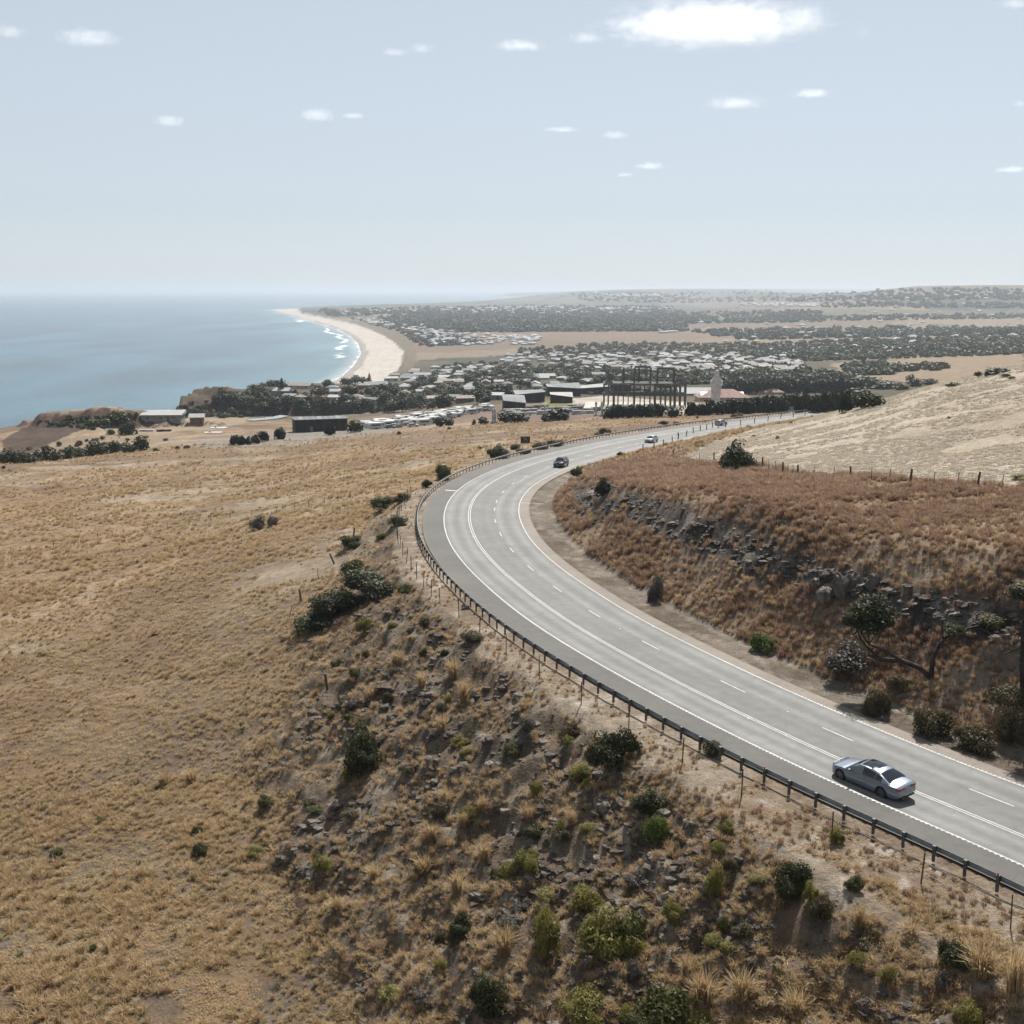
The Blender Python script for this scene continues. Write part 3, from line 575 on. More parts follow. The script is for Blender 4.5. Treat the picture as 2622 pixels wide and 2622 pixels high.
ZA = [(1646, 1156), (1670, 1160), (1696, 1168), (1724, 1173), (1757, 1180), (1791, 1180), (1828, 1181)]; zb = [(44, 1340), (97, 1325), (140, 1335), (180, 1358), (225, 1362), (277, 1375), (312, 1385), (347, 1390), (380, 1398), (497, 1400), (627, 1405), (745, 1410), (887, 1425), (1010, 1430), (1150, 1440), (1312, 1455), (1477, 1458), (1612, 1465), (1778, 1470), (1932, 1475), (2100, 1480)]
fence('timber post and wire fence between the brown slope and the pale stubble hill', hits(ZA) + hits(zb, (1900, 700), 2.676), [TB, DROP, DROP], (.35, .65, .95, 1.15), .008)
zc = [(1565, 725), (1683, 690), (1795, 645), (1868, 608)]; zd = [(178, 692), (275, 667), (363, 627), (450, 600), (527, 583), (600, 560), (672, 565), (762, 552), (947, 530), (1120, 502), (1285, 478), (1445, 448), (1600, 433), (1745, 413)]
fence('timber post fence running beside the far straight of the road below the hill', hits(zc, (1350, 1000), 4.83) + hits(zd, (1700, 980), 4.83), TB, (.4, .8, 1.1), .009)
# ------------------------------------------------------------------ vegetation and rock meshes
def leaves(n, radii, size, seed=0, lobes=9, fill=.25, up=.35, aspect=2.2, flat=0., lobe_r=.5, taper=0.):
    """crown of n little leaf-clump faces spread over lobes: (V, F, Col)"""
    g = np.random.default_rng(seed); radii = np.array(radii, float)
    lc = g.normal(size=(lobes, 3)); lc /= np.linalg.norm(lc, axis=1)[:, None]; lc *= (g.random((lobes, 1)) ** .5) * (1 - lobe_r * .75); lc[:, 2] = np.abs(lc[:, 2]) * .9 - .25
    lr = lobe_r * (.6 + .6 * g.random(lobes)); pick = g.integers(0, lobes, n)
    d = g.normal(size=(n, 3)); d /= np.linalg.norm(d, axis=1)[:, None]
    rad = np.where(g.random(n) < fill, g.random(n) ** .5, 1 - .18 * g.random(n) ** 2)
    P = lc[pick] + d * (lr[pick] * rad)[:, None]
    if taper: k = 1 - taper * np.clip((P[:, 2] + .5) / 1.6, 0, 1); P[:, :2] *= k[:, None]
    sh = g.random(n) < .10; P = np.where(sh[:, None], P * (1.05 + .3 * g.random((n, 1))), P)
    P *= radii
    nrm = d * .8 + g.normal(size=(n, 3)) * .55; nrm[:, 2] += up; nrm /= np.linalg.norm(nrm, axis=1)[:, None]
    t = g.normal(size=(n, 3)); t[:, 2] += flat; t -= nrm * (t * nrm).sum(1)[:, None]; t /= np.linalg.norm(t, axis=1)[:, None]; b = np.cross(nrm, t)
    s = size * (.6 + .8 * g.random(n)); a = t * (s * aspect * .5)[:, None]; w = b * (s * .5)[:, None]
    V = np.stack([P - a, P + w * 1., P + a, P - w], 1).reshape(-1, 3)
    F = np.arange(4 * n).reshape(n, 4)
    colv = np.clip(.5 + .28 * g.normal(size=lobes)[pick] * .6 + .22 * g.normal(size=n) * .6, 0, 1); C = np.repeat(colv, 4)[:, None].repeat(3, 1)
    return V, F, C
def blades(n, h, spread, w, seed=0, droop=.4, rbase=.12):
    g = np.random.default_rng(seed); az = g.random(n) * 6.283; le = h * (.55 + .6 * g.random(n)); out = spread * (.15 + g.random(n)); r0 = rbase * np.sqrt(g.random(n)); a0 = g.random(n) * 6.283
    base = np.stack([r0 * np.cos(a0), r0 * np.sin(a0), np.full(n, -.04)], -1); dr = np.stack([np.cos(az), np.sin(az), np.zeros(n)], -1); sd_ = np.stack([-np.sin(az), np.cos(az), np.zeros(n)], -1)
    mid = base + dr * (out * .4)[:, None] + np.array([0, 0, 1]) * (le * .6)[:, None]; tip = base + dr * out[:, None] + np.array([0, 0, 1]) * (le * (1 - droop * out / max(spread, 1e-3) * .5))[:, None]
    ww = w * (.6 + .8 * g.random(n))[:, None]
    V = np.stack([base - sd_ * ww * .6, base + sd_ * ww * .6, mid + sd_ * ww * .5, mid - sd_ * ww * .5, tip], 1).reshape(-1, 3); i = np.arange(n)[:, None] * 5
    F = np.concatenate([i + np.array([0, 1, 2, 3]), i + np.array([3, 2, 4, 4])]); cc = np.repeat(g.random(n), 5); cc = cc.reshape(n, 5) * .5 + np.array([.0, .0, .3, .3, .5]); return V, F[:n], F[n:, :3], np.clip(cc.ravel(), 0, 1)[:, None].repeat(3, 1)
def tuss_mesh(name, m, **k):
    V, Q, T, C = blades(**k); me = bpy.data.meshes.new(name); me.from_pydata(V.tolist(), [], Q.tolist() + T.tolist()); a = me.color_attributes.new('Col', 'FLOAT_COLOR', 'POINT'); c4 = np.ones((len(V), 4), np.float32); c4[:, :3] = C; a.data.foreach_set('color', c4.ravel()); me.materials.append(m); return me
def rock_mesh(name, seed, m, sub=2, flatz=.7, cuts=9):
    g = np.random.default_rng(seed); bm = bmesh.new(); bmesh.ops.create_icosphere(bm, subdivisions=sub, radius=1); V = np.array([v.co[:] for v in bm.verts])
    for _ in range(cuts):
        n = g.normal(size=3); n /= np.linalg.norm(n); d = .34 + .42 * g.random(); k = V @ n; V = V - np.where(k > d, k - d, 0)[:, None] * n
    V *= np.array([1, .65 + .35 * g.random(), flatz * (.7 + .4 * g.random())]); V += .035 * g.normal(size=V.shape)
    for v, p in zip(bm.verts, V): v.co = p
    me = bpy.data.meshes.new(name); bm.to_mesh(me); bm.free(); me.materials.append(m); return me
def scatter(name, P, scl, rz, protos, tilt=None, kind='stuff', label=None, cat=None):
    """uncountable ground cover: one object, instances on its own points"""
    n = len(P); me = bpy.data.meshes.new(name); me.vertices.add(n); me.vertices.foreach_set('co', np.asarray(P, np.float32).ravel())
    for an, dat, ty in (('scl', scl, 'FLOAT'), ('rz', rz, 'FLOAT'), ('idx', RNG.integers(0, len(protos), n), 'INT')):
        a = me.attributes.new(an, ty, 'POINT'); a.data.foreach_set('value', np.asarray(dat, np.int32 if ty == 'INT' else np.float32))
    o = link(name, me); nt = bpy.data.node_groups.new(name + '_nodes', 'GeometryNodeTree'); nt.interface.new_socket('Geometry', in_out='INPUT', socket_type='NodeSocketGeometry'); nt.interface.new_socket('Geometry', in_out='OUTPUT', socket_type='NodeSocketGeometry')
    N = nt.nodes.new; L = nt.links.new; gi = N('NodeGroupInput'); go = N('NodeGroupOutput'); ip = N('GeometryNodeInstanceOnPoints'); jo = N('GeometryNodeJoinGeometry')
    for pm_ in protos:
        po = bpy.data.objects.new(pm_.name + '_source', pm_); oi = N('GeometryNodeObjectInfo'); oi.inputs['Object'].default_value = po; oi.inputs['As Instance'].default_value = True; L(oi.outputs['Geometry'], jo.inputs[0])
    def attr(nm, ty): a = N('GeometryNodeInputNamedAttribute'); a.data_type = ty; a.inputs['Name'].default_value = nm; return a.outputs['Attribute']
    cx = N('ShaderNodeCombineXYZ'); L(attr('rz', 'FLOAT'), cx.inputs[2]); L(gi.outputs[0], ip.inputs['Points']); L(jo.outputs[0], ip.inputs['Instance']); ip.inputs['Pick Instance'].default_value = True
    L(attr('idx', 'INT'), ip.inputs['Instance Index']); L(cx.outputs[0], ip.inputs['Rotation']); L(attr('scl', 'FLOAT'), ip.inputs['Scale']); L(ip.outputs[0], go.inputs[0])
    md = o.modifiers.new('scatter', 'NODES'); md.node_group = nt; return tag(o, label, cat, kind=kind)
def gpts(x, y, dz=0.): return np.stack([x, y, gz(x, y) + dz], -1)

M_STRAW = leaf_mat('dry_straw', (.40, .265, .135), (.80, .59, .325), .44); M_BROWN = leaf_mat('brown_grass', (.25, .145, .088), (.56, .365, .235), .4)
M_PALE = leaf_mat('pale_stubble', (.55, .465, .35), (.76, .66, .52), .4); M_GREENT = leaf_mat('green_tuft', (.07, .085, .025), (.17, .17, .06), .3)
M_ROCK = mat('grey_rock', (.135, .112, .09), .9, noise=(1.5, .5), bump=(4, .6)); M_ROCK2 = mat('pale_lichen_rock', (.25, .215, .18), .9, noise=(2.2, .45), bump=(5, .6)); M_ROCKB = mat('brown_rock', (.10, .075, .057), .9, noise=(2, .5), bump=(4, .6))
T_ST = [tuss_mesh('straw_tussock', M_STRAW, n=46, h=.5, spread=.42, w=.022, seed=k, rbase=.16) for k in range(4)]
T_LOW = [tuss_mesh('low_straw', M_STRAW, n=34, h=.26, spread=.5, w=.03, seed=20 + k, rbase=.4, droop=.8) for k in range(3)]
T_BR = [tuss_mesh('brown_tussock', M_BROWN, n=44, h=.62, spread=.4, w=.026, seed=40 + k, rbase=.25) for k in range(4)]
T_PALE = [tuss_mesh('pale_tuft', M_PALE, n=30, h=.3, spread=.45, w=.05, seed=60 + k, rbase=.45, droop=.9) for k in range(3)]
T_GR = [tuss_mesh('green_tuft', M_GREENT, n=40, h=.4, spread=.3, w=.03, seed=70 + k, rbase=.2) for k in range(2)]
RUB = [rock_mesh('rubble_stone', 100 + k, m_, 1, .6, 5) for k, m_ in enumerate((M_ROCK, M_ROCKB, M_ROCKB, M_ROCKB, M_ROCK, M_ROCK2))]

def zone(n, rmin, rmax, tmin=-27, tmax=27, power=1.):
    """random ground points, evenly per area of view"""
    t = np.radians(RNG.uniform(tmin, tmax, n)); r_ = np.exp(RNG.uniform(math.log(rmin), math.log(rmax), n)); return np.sin(t) * r_, np.cos(t) * r_, r_
def info(x, y):
    z, I_ = ground(x, y, True); U, V_ = project(x, y, z); return z, I_, U, V_
# field grass
x, y, r_ = zone(110000, 36, 430); z, I_, U, V_ = info(x, y); pn = fbm(x / 6, y / 6, 3, 81); bl = fbm(x / 26, y / 14, 4, 31)
streak = fbm(x / 120, y / 60, 4, 23); onl = ((streak < .60) | (RNG.random(len(x)) < .3) | (r_ < 150)) & (I_['D'] < -7.5) & ((GZf := z - I_['zn']) < .8) & (I_['sd'] > 10) & (r_ < 430)
k = onl & (pn > .38 + .16 * RNG.random(len(x))) & (bl < .59 + .1 * RNG.random(len(x)))
scatter('field_grass', gpts(x[k], y[k]), (.4 + .8 * RNG.random(k.sum())) * (.55 + .9 * fbm(x[k] / 9, y[k] / 9, 3, 88)) * np.clip(r_[k] / 130, .8, 1.6), RNG.random(k.sum()) * 6.28, T_ST + T_ST + T_LOW)
k = onl & (pn <= .52) & (RNG.random(len(x)) < .5)
scatter('low_field_grass', gpts(x[k], y[k]), (.6 + .8 * RNG.random(k.sum())) * np.clip(r_[k] / 130, .8, 1.7), RNG.random(k.sum()) * 6.28, T_LOW)
k = onl & (RNG.random(len(x)) < .012) & (r_ < 260); scatter('green_field_tufts', gpts(x[k], y[k]), .5 + .8 * RNG.random(k.sum()), RNG.random(k.sum()) * 6.28, T_GR)
x, y, r_ = zone(30000, 36, 105, -26, 18); z, I_, U, V_ = info(x, y); pn = fbm(x / 4, y / 4, 3, 87); onl = (I_['D'] < -7.5) & (z - I_['zn'] < .8)
k = onl & (pn > .36 + .2 * RNG.random(len(x))); scatter('near_field_tussocks', gpts(x[k], y[k]), (.55 + 1.0 * RNG.random(k.sum()) ** 2) * (.6 + .8 * fbm(x[k] / 9, y[k] / 9, 3, 88)), RNG.random(k.sum()) * 6.28, T_ST)
k = onl & (RNG.random(len(x)) < .05); scatter('field_pebbles', gpts(x[k], y[k]), .03 + .10 * RNG.random(k.sum()) ** 3, RNG.random(k.sum()) * 6.28, RUB)
# grass and rubble of the embankment and bench
x, y, r_ = zone(90000, 36, 200, -14, 27); z, I_, U, V_ = info(x, y); rise = z - I_['zn']; pn = fbm(x / 4, y / 4, 3, 82); pr = fbm(x / 5.5, y / 5.5, 4, 83)
emb = (I_['D'] < -6) & (rise > .5) & (I_['A'] < 60)
k = emb & (I_['L'] > .5) & (pn > .37) & (RNG.random(len(x)) < .5); scatter('embankment_grass', gpts(x[k], y[k]), .35 + .8 * RNG.random(k.sum()) ** 2, RNG.random(k.sum()) * 6.28, T_ST + T_ST + T_BR[:1])
k = emb & (I_['L'] > .8) & (pr > .455) & (fbm(x / 1.8, y / 1.8, 2, 96) > .42) & (RNG.random(len(x)) < .8); scatter('embankment_rubble', gpts(x[k], y[k], -.04), .05 + .6 * RNG.random(k.sum()) ** 4, RNG.random(k.sum()) * 6.28, RUB)
k = emb & (I_['L'] > .3) & (fbm(x / 3, y / 3, 3, 97) > .40) & (RNG.random(len(x)) < .75); scatter('embankment_pebbles', gpts(x[k], y[k], -.02), .03 + .15 * RNG.random(k.sum()) ** 2.5, RNG.random(k.sum()) * 6.28, RUB)
k = (I_['D'] < -4.2) & (I_['D'] > -9) & (I_['L'] < 1) & (I_['S'] < 200) & (pn > .47) & (RNG.random(len(x)) < .38); scatter('bench_grass', gpts(x[k], y[k]), .3 + .45 * RNG.random(k.sum()), RNG.random(k.sum()) * 6.28, T_LOW + T_BR[:2] + T_ST[:1])
k = (I_['D'] < -4) & (I_['D'] > -9) & (I_['L'] < 1) & (RNG.random(len(x)) < .10); scatter('bench_gravel', gpts(x[k], y[k]), .02 + .06 * RNG.random(k.sum()) ** 2, RNG.random(k.sum()) * 6.28, RUB)
# brown grass on the cut slope
x, y, r_ = zone(60000, 60, 300, -6, 27); z, I_, U, V_ = info(x, y); pn = fbm(x / 5, y / 5, 3, 84)
hp = inpoly(U, V_, FENCE_R); ct = (I_['D'] > 15.8) & (I_['A'] < 115) & ~hp & (I_['C'] > .3)
rk = rockband(U, V_, x, y) > .3; sp_ = (fbm(x / 9, y / 9, 3, 66) > .60) & (RNG.random(len(x)) < .7)
k = ct & (~rk | (RNG.random(len(x)) < .10)) & ~sp_ & (pn > .34); scatter('brown_slope_grass', gpts(x[k], y[k]), (.55 + .8 * RNG.random(k.sum())) * np.clip(r_[k] / 110, .8, 1.6), RNG.random(k.sum()) * 6.28, T_BR + T_BR + T_ST[:1])
k = ct & ~rk & (sp_ | (pn < .40)) & (RNG.random(len(x)) < .6); scatter('pale_slope_grass', gpts(x[k], y[k]), .5 + .6 * RNG.random(k.sum()), RNG.random(k.sum()) * 6.28, T_ST[:2] + T_BR[:1])
k = ((ct & rk & (RNG.random(len(x)) < .8)) | ((I_['D'] > 13) & (I_['C'] < 1.5) & (I_['S'] < 230) & (I_['D'] < 18) & (RNG.random(len(x)) < .25))); scatter('cut_rubble', gpts(x[k], y[k]), np.where(I_['C'][k] > 2, .10 + .45 * RNG.random(k.sum()) ** 2.5, .03 + .10 * RNG.random(k.sum()) ** 2), RNG.random(k.sum()) * 6.28, RUB)
# pale hill stubble
x, y, r_ = zone(42000, 105, 420, 3, 27); z, I_, U, V_ = info(x, y); hp = inpoly(U, V_, FENCE_R) & (I_['D'] > 15); pn = fbm(x / 9, y / 9, 3, 85)
k = hp & (pn > .38); scatter('hill_stubble', gpts(x[k], y[k]), (.35 + .55 * RNG.random(k.sum())) * np.clip(r_[k] / 150, .7, 1.6), RNG.random(k.sum()) * 6.28, T_PALE)
k = (I_['D'] > 12.6) & (I_['D'] < 27) & (I_['S'] > 235); scatter('roadside_grass', gpts(x[k], y[k]), (.6 + .7 * RNG.random(k.sum())) * np.clip(r_[k] / 200, .8, 2.), RNG.random(k.sum()) * 6.28, T_ST + T_BR[:1])
# ------------------------------------------------------------------ cars
M_TYRE = mat('tyre_rubber', (.018, .018, .018), .85); M_RIM = mat('alloy_rim', (.30, .30, .31), .35, .8); M_CGLASS = mat('tinted_glass', (.012, .016, .02), .06, spec=.6)
M_CHROME = mat('chrome_trim', (.6, .6, .62), .18, .9); M_BLACKP = mat('black_plastic', (.02, .02, .022), .5); M_TAIL = mat('tail_lamp_red', (.42, .012, .014), .15, spec=.6); M_HEAD = mat('headlamp_glass', (.72, .76, .8), .12, spec=.7); M_PLATE = mat('number_plate', (.72, .72, .7), .4); M_DARKCH = mat('plate_glyph', (.05, .05, .07), .5)
M_BRGLASS = mat('pale_side_glass', (.16, .19, .18), .05, spec=.7)
def lathe(prof, n, axis='y'):
    """prof: (radius, offset along y)"""
    b = MB(); k = len(prof)
    for i in range(n):
        a = 2 * math.pi * i / n
        for r_, o in prof: b.v.append((r_ * math.cos(a), o, r_ * math.sin(a)))
    for i in range(n):
        for j in range(k - 1): b.f.append((i * k + j, i * k + j + 1, ((i + 1) % n) * k + j + 1, ((i + 1) % n) * k + j)); b.m.append(0)
    return b
def wheel_meshes(R_, w, spokes):
    t = lathe([(R_ * .70, -w / 2), (R_ * .94, -w / 2), (R_, -w * .36), (R_, w * .36), (R_ * .94, w / 2), (R_ * .70, w / 2), (R_ * .70, -w / 2)], 28).mesh('tyre', M_TYRE, True)
    b = lathe([(R_ * .71, w * .47), (R_ * .66, w * .46), (R_ * .64, w * .2), (R_ * .64, -w * .3)], 28)
    d = lathe([(R_ * .63, w * .08), (0.001, w * .08)], 20); n = len(b.v); b.v += d.v; b.f += [tuple(i + n for i in f) for f in d.f]; b.m += [1] * len(d.f)
    h = lathe([(R_ * .15, w * .40), (R_ * .13, w * .44), (.001, w * .44)], 14); n = len(b.v); b.v += h.v; b.f += [tuple(i + n for i in f) for f in h.f]; b.m += [0] * len(h.f)
    for k in range(spokes):
        for off in (-.10, .10):
            a = 2 * math.pi * k / spokes + off; c_, s_ = math.cos(a), math.sin(a); p0 = R_ * .12; p1 = R_ * .67; q = R_ * .045
            pts = [(c_ * p0 + s_ * q, w * .42, s_ * p0 - c_ * q), (c_ * p0 - s_ * q, w * .42, s_ * p0 + c_ * q), (c_ * p1 - s_ * q * .7, w * .44, s_ * p1 + c_ * q * .7), (c_ * p1 + s_ * q * .7, w * .44, s_ * p1 - c_ * q * .7)]
            b.quad(pts, 0); b.quad([(x_, y_ - w * .12, z_) for x_, y_, z_ in pts[::-1]], 0)
    return t, b.mesh('rim', [M_RIM, M_BLACKP], False)
def car(name, label, P, paint, loc, rz, slope=(0, 0)):
    """P: dict of the side-view curves of the car; x forward, y left"""
    root = empty(name, loc, rz, label, 'car'); root.rotation_euler = (slope[1], -slope[0], rz)
    f = lambda key: (lambda x_: float(np.interp(x_, [q[0] for q in P[key]], [q[1] for q in P[key]])))
    top, belt, wid, zr, yr = f('top'), f('belt'), f('wid'), f('rail'), f('raily'); x0, x1 = P['x']; axf, axr = P['ax']; R_ = P['R']; zs = P['sill']
    base = f('base')
    def arch(x_):
        z = base(x_)
        for a in (axf, axr):
            d = abs(x_ - a); ra = R_ + .055
            if d < ra: z = max(z, R_ + math.sqrt(ra * ra - d * d) * .98)
        return z
    xs = sorted(set([round(v, 3) for v in np.r_[np.linspace(x0, x1, 46), *[a + np.linspace(-(R_ + .055), R_ + .055, 17) for a in (axf, axr)]]]))
    def bulge(x_, z):
        w = wid(x_); b_ = belt(x_); t = (z - zs) / max(b_ - zs, .1)
        return w * (1 - .07 * max(0, .35 - t) ** 1.2 * 2 - .055 * max(0, t - .55) ** 1.3 * 2.2 - .012 * math.exp(-((t - .78) / .05) ** 2))
    rings = []
    for x_ in xs:
        zb = arch(x_); b_ = belt(x_); tp = top(x_); ring = [(0, zb), (bulge(x_, zb) * .82, zb)]
        for t in np.linspace(0, 1, 9): z = zb + (b_ - zb) * t; ring.append((bulge(x_, z), z))
        yb = ring[-1][1 - 1]
        for t in (.12, .3, .6, 1.): ring.append((yb * (1 - t), b_ + (tp - b_) * (1 - (1 - min(1, t * 1.25)) ** 2)))
        rings.append(ring)
    b = MB(); n = len(rings[0])
    for sgn in (1, -1):
        o = len(b.v)
        for x_, ring in zip(xs, rings): b.v += [(x_, sgn * y_, z_) for y_, z_ in ring]
        for i in range(len(xs) - 1):
            for j in range(n - 1):
                q = (o + i * n + j, o + i * n + j + 1, o + (i + 1) * n + j + 1, o + (i + 1) * n + j); b.f.append(q if sgn < 0 else q[::-1]); b.m.append(1 if j == 0 else 0)
        for e in (0, len(xs) - 1):
            q = tuple(o + e * n + j for j in range(n)); b.f.append(q); b.m.append(0)
    body = b.build('body', [paint, M_BLACKP], root, smooth_sh=True)
    md = body.modifiers.new('edges', 'EDGE_SPLIT'); md.split_angle = R(38)
    # greenhouse
    gx0, gx1 = P['rail'][0][0], P['rail'][-1][0]; gx0, gx1 = min(gx0, gx1), max(gx0, gx1); gx = np.linspace(gx0, gx1, 34)
    def side(x_, t, o=0.):
        bz = belt(x_) - .015; by = bulge(x_, belt(x_)) * .985; rz_ = max(zr(x_), bz + .002); ry = yr(x_); k = min(1, (rz_ - bz) / .36); ry = by + (ry - by) * k
        y_ = by + (ry - by) * t; z_ = bz + (rz_ - bz) * t; y_ += .03 * math.sin(math.pi * t) * k
        return (x_, y_ + o, z_ + o * .3)
    def roof(x_, t, o=0.):
        p = side(x_, 1.); cr = .055 * min(1, max(0, (zr(x_) - belt(x_)) / .3)) + .012
        return (x_, p[1] * (1 - t), p[2] + cr * (1 - (1 - t) ** 2) + o)
    b = MB()
    for sgn in (1, -1):
        def P_(p): return (p[0], sgn * p[1], p[2])
        for i in range(len(gx) - 1):
            a, c_ = gx[i], gx[i + 1]
            for t0, t1 in ((0, .33), (.33, .66), (.66, 1)):
                q = [P_(side(a, t0)), P_(side(c_, t0)), P_(side(c_, t1)), P_(side(a, t1))]; b.quad(q if sgn < 0 else q[::-1])
            for t0, t1 in ((0, .2), (.2, .5), (.5, 1)):
                q = [P_(roof(a, t0)), P_(roof(c_, t0)), P_(roof(c_, t1)), P_(roof(a, t1))]; b.quad(q if sgn < 0 else q[::-1])
    gh = b.build('greenhouse', paint, root, smooth_sh=True); bm = bmesh.new(); bm.from_mesh(gh.data); bmesh.ops.remove_doubles(bm, verts=bm.verts, dist=.0015); bm.to_mesh(gh.data); bm.free(); md = gh.modifiers.new('edges', 'EDGE_SPLIT'); md.split_angle = R(40)
    def pane(nm, xa, xb, t0, t1, m_, surf, sgn, o=.006, nx=10):
        b = MB(); nt_ = 4
        for i in range(nx):
            for j in range(nt_):
                u0, u1 = xa + (xb - xa) * i / nx, xa + (xb - xa) * (i + 1) / nx; v0, v1 = t0 + (t1 - t0) * j / nt_, t0 + (t1 - t0) * (j + 1) / nt_
                q = [surf(u0, v0, o), surf(u1, v0, o), surf(u1, v1, o), surf(u0, v1, o)]; q = [(p[0], sgn * p[1], p[2]) for p in q]; b.quad(q)
        return b.build(nm, m_, root, smooth_sh=True)
    for sgn in (1, -1):
        for k, (xa, xb) in enumerate(P['panes']): pane('side_window', xa, xb, .06, .88, P.get('pane_mats', {}).get((k, sgn), M_CGLASS), side, sgn)
        if P.get('chrome', True): pane('window_trim', P['panes'][-1][0] - .05, P['panes'][0][1] + .05, -.03, .03, M_CHROME, side, sgn, .009, 20)
    def cross(nm, xa, xb, e, m_, o=.007, nx=8):
        b = MB(); ny = 8
        for i in range(nx):
            for j in range(ny):
                u0, u1 = xa + (xb - xa) * i / nx, xa + (xb - xa) * (i + 1) / nx
                def rp(u_, w):
                    s_ = 1 if w >= 0 else -1; p = roof(u_, 1 - abs(w) * e, o); return (p[0], s_ * p[1], p[2])
                w0, w1 = -1 + 2 * j / ny, -1 + 2 * (j + 1) / ny; b.quad([rp(u0, w0), rp(u1, w0), rp(u1, w1), rp(u0, w1)][::-1])
        return b.build(nm, m_, root, smooth_sh=True)
    cross('windscreen', *P['screen'], .93, M_CGLASS); cross('rear_window', *P['rearw'], .88, M_CGLASS)
    if 'sunroof' in P: cross('roof_panel', *P['sunroof'], .9, M_CGLASS if P.get('sun_glass', True) else M_BLACKP, .009, 12)
    # wheels
    t, rm_ = wheel_meshes(R_, .235, P.get('spokes', 7))
    for a in (axf, axr):
        for sgn in (1, -1):
            w = link('wheel', None, root, (a, sgn * (wid(a) - .135), R_), (0, 0, 0 if sgn > 0 else math.pi)); w.empty_display_size = .2; link('tyre', t, w); link('rim', rm_, w)
    def bx(nm, c_, d, m_, rz_=0, par=root, bev=.012): 
        bb = MB(); bb.box((0, 0, 0), d); o = bb.build(nm, m_, par, c_, (0, 0, rz_)); md = o.modifiers.new('bevel', 'BEVEL'); md.width = bev; md.segments = 2; return o
    def skin(nm, xa, xb, za, zb, m_, sgn, o=.008):
        b = MB(); nx = 8
        for i in range(nx):
            for j in range(3):
                u0, u1 = xa + (xb - xa) * i / nx, xa + (xb - xa) * (i + 1) / nx; v0, v1 = za + (zb - za) * j / 3, za + (zb - za) * (j + 1) / 3
                b.quad([(u, sgn * (bulge(u, v) + o), v) for u, v in ((u0, v0), (u1, v0), (u1, v1), (u0, v1))])
        return b.build(nm, m_, root, smooth_sh=True)
    zt = P['tail_z']; zh = P['head_z']; wr = wid(x0); wf = wid(x1)
    for sgn in (1, -1):
        tl = bx('tail_lamp', (x0 - .002, sgn * (wr - .22), zt), (.05, .40, .13), M_TAIL); skin('tail_lamp', x0, x0 + .22, zt - .065, zt + .06, M_TAIL, sgn)
        bx('headlamp', (x1 + .0, sgn * (wf - .2), zh), (.06, .36, .13), M_HEAD); skin('headlamp', x1 - .3, x1, zh - .06, zh + .06, M_HEAD, sgn)
        mr_ = bx('door_mirror', (P['mirror'], sgn * (wid(P['mirror']) + .10), belt(P['mirror']) + .07), (.13, .2, .14), paint, bev=.04); bx('mirror_arm', (P['mirror'], sgn * (wid(P['mirror']) - .01), belt(P['mirror']) + .02), (.07, .1, .05), M_BLACKP)
        for hx in P['handles']: bx('door_handle', (hx, sgn * (bulge(hx, belt(hx) - .12) + .012), belt(hx) - .12), (.2, .03, .03), M_CHROME if P.get('chrome', True) else paint, bev=.008)
        skin('side_skirt', axr + R_ + .1, axf - R_ - .1, zs + .0, zs + .05, M_CHROME if P.get('chrome', True) else M_BLACKP, sgn, .006)
        bx('exhaust_tip', (x0 + .0, sgn * (wr - .28), zs + .06), (.08, .2, .055), M_CHROME) if P.get('exhaust') else None
    bx('rear_bumper_insert', (x0 - .005, 0, zs + .10), (.06, wr * 1.7, .12), M_BLACKP); pl_ = bx('number_plate', (x0 - .02, 0, P['plate_z']), (.03, .37, .10), M_PLATE, bev=.004)
    for k in range(6): bx('plate_character', (-.017, -.14 + .055 * k + (.012 if k > 2 else -.01), 0), (.004, .03 if k % 2 else .022, .055), M_DARKCH, par=pl_, bev=.001)
    bx('grille', (x1 + .005, 0, (zh + zs) / 2 + .08), (.05, wf * .9, .26), M_BLACKP); p2 = bx('number_plate', (x1 + .035, 0, zs + .2), (.02, .37, .10), M_PLATE, bev=.004)
    bx('front_bumper_insert', (x1 + .0, 0, zs + .05), (.05, wf * 1.6, .14), M_BLACKP)
    if P.get('bootline'): bx('boot_trim', (x0 - .002, 0, zt + .085), (.03, wr * 1.25, .02), M_CHROME)
    if P.get('rails'):
        for sgn in (1, -1):
            b = MB(); b.tube([(x_, sgn * (yr(x_) - .03), zr(x_) + .045) for x_ in np.linspace(*P['rails'], 8)], .022, 6); b.build('roof_rail', M_BLACKP, root, smooth_sh=True)
    return root
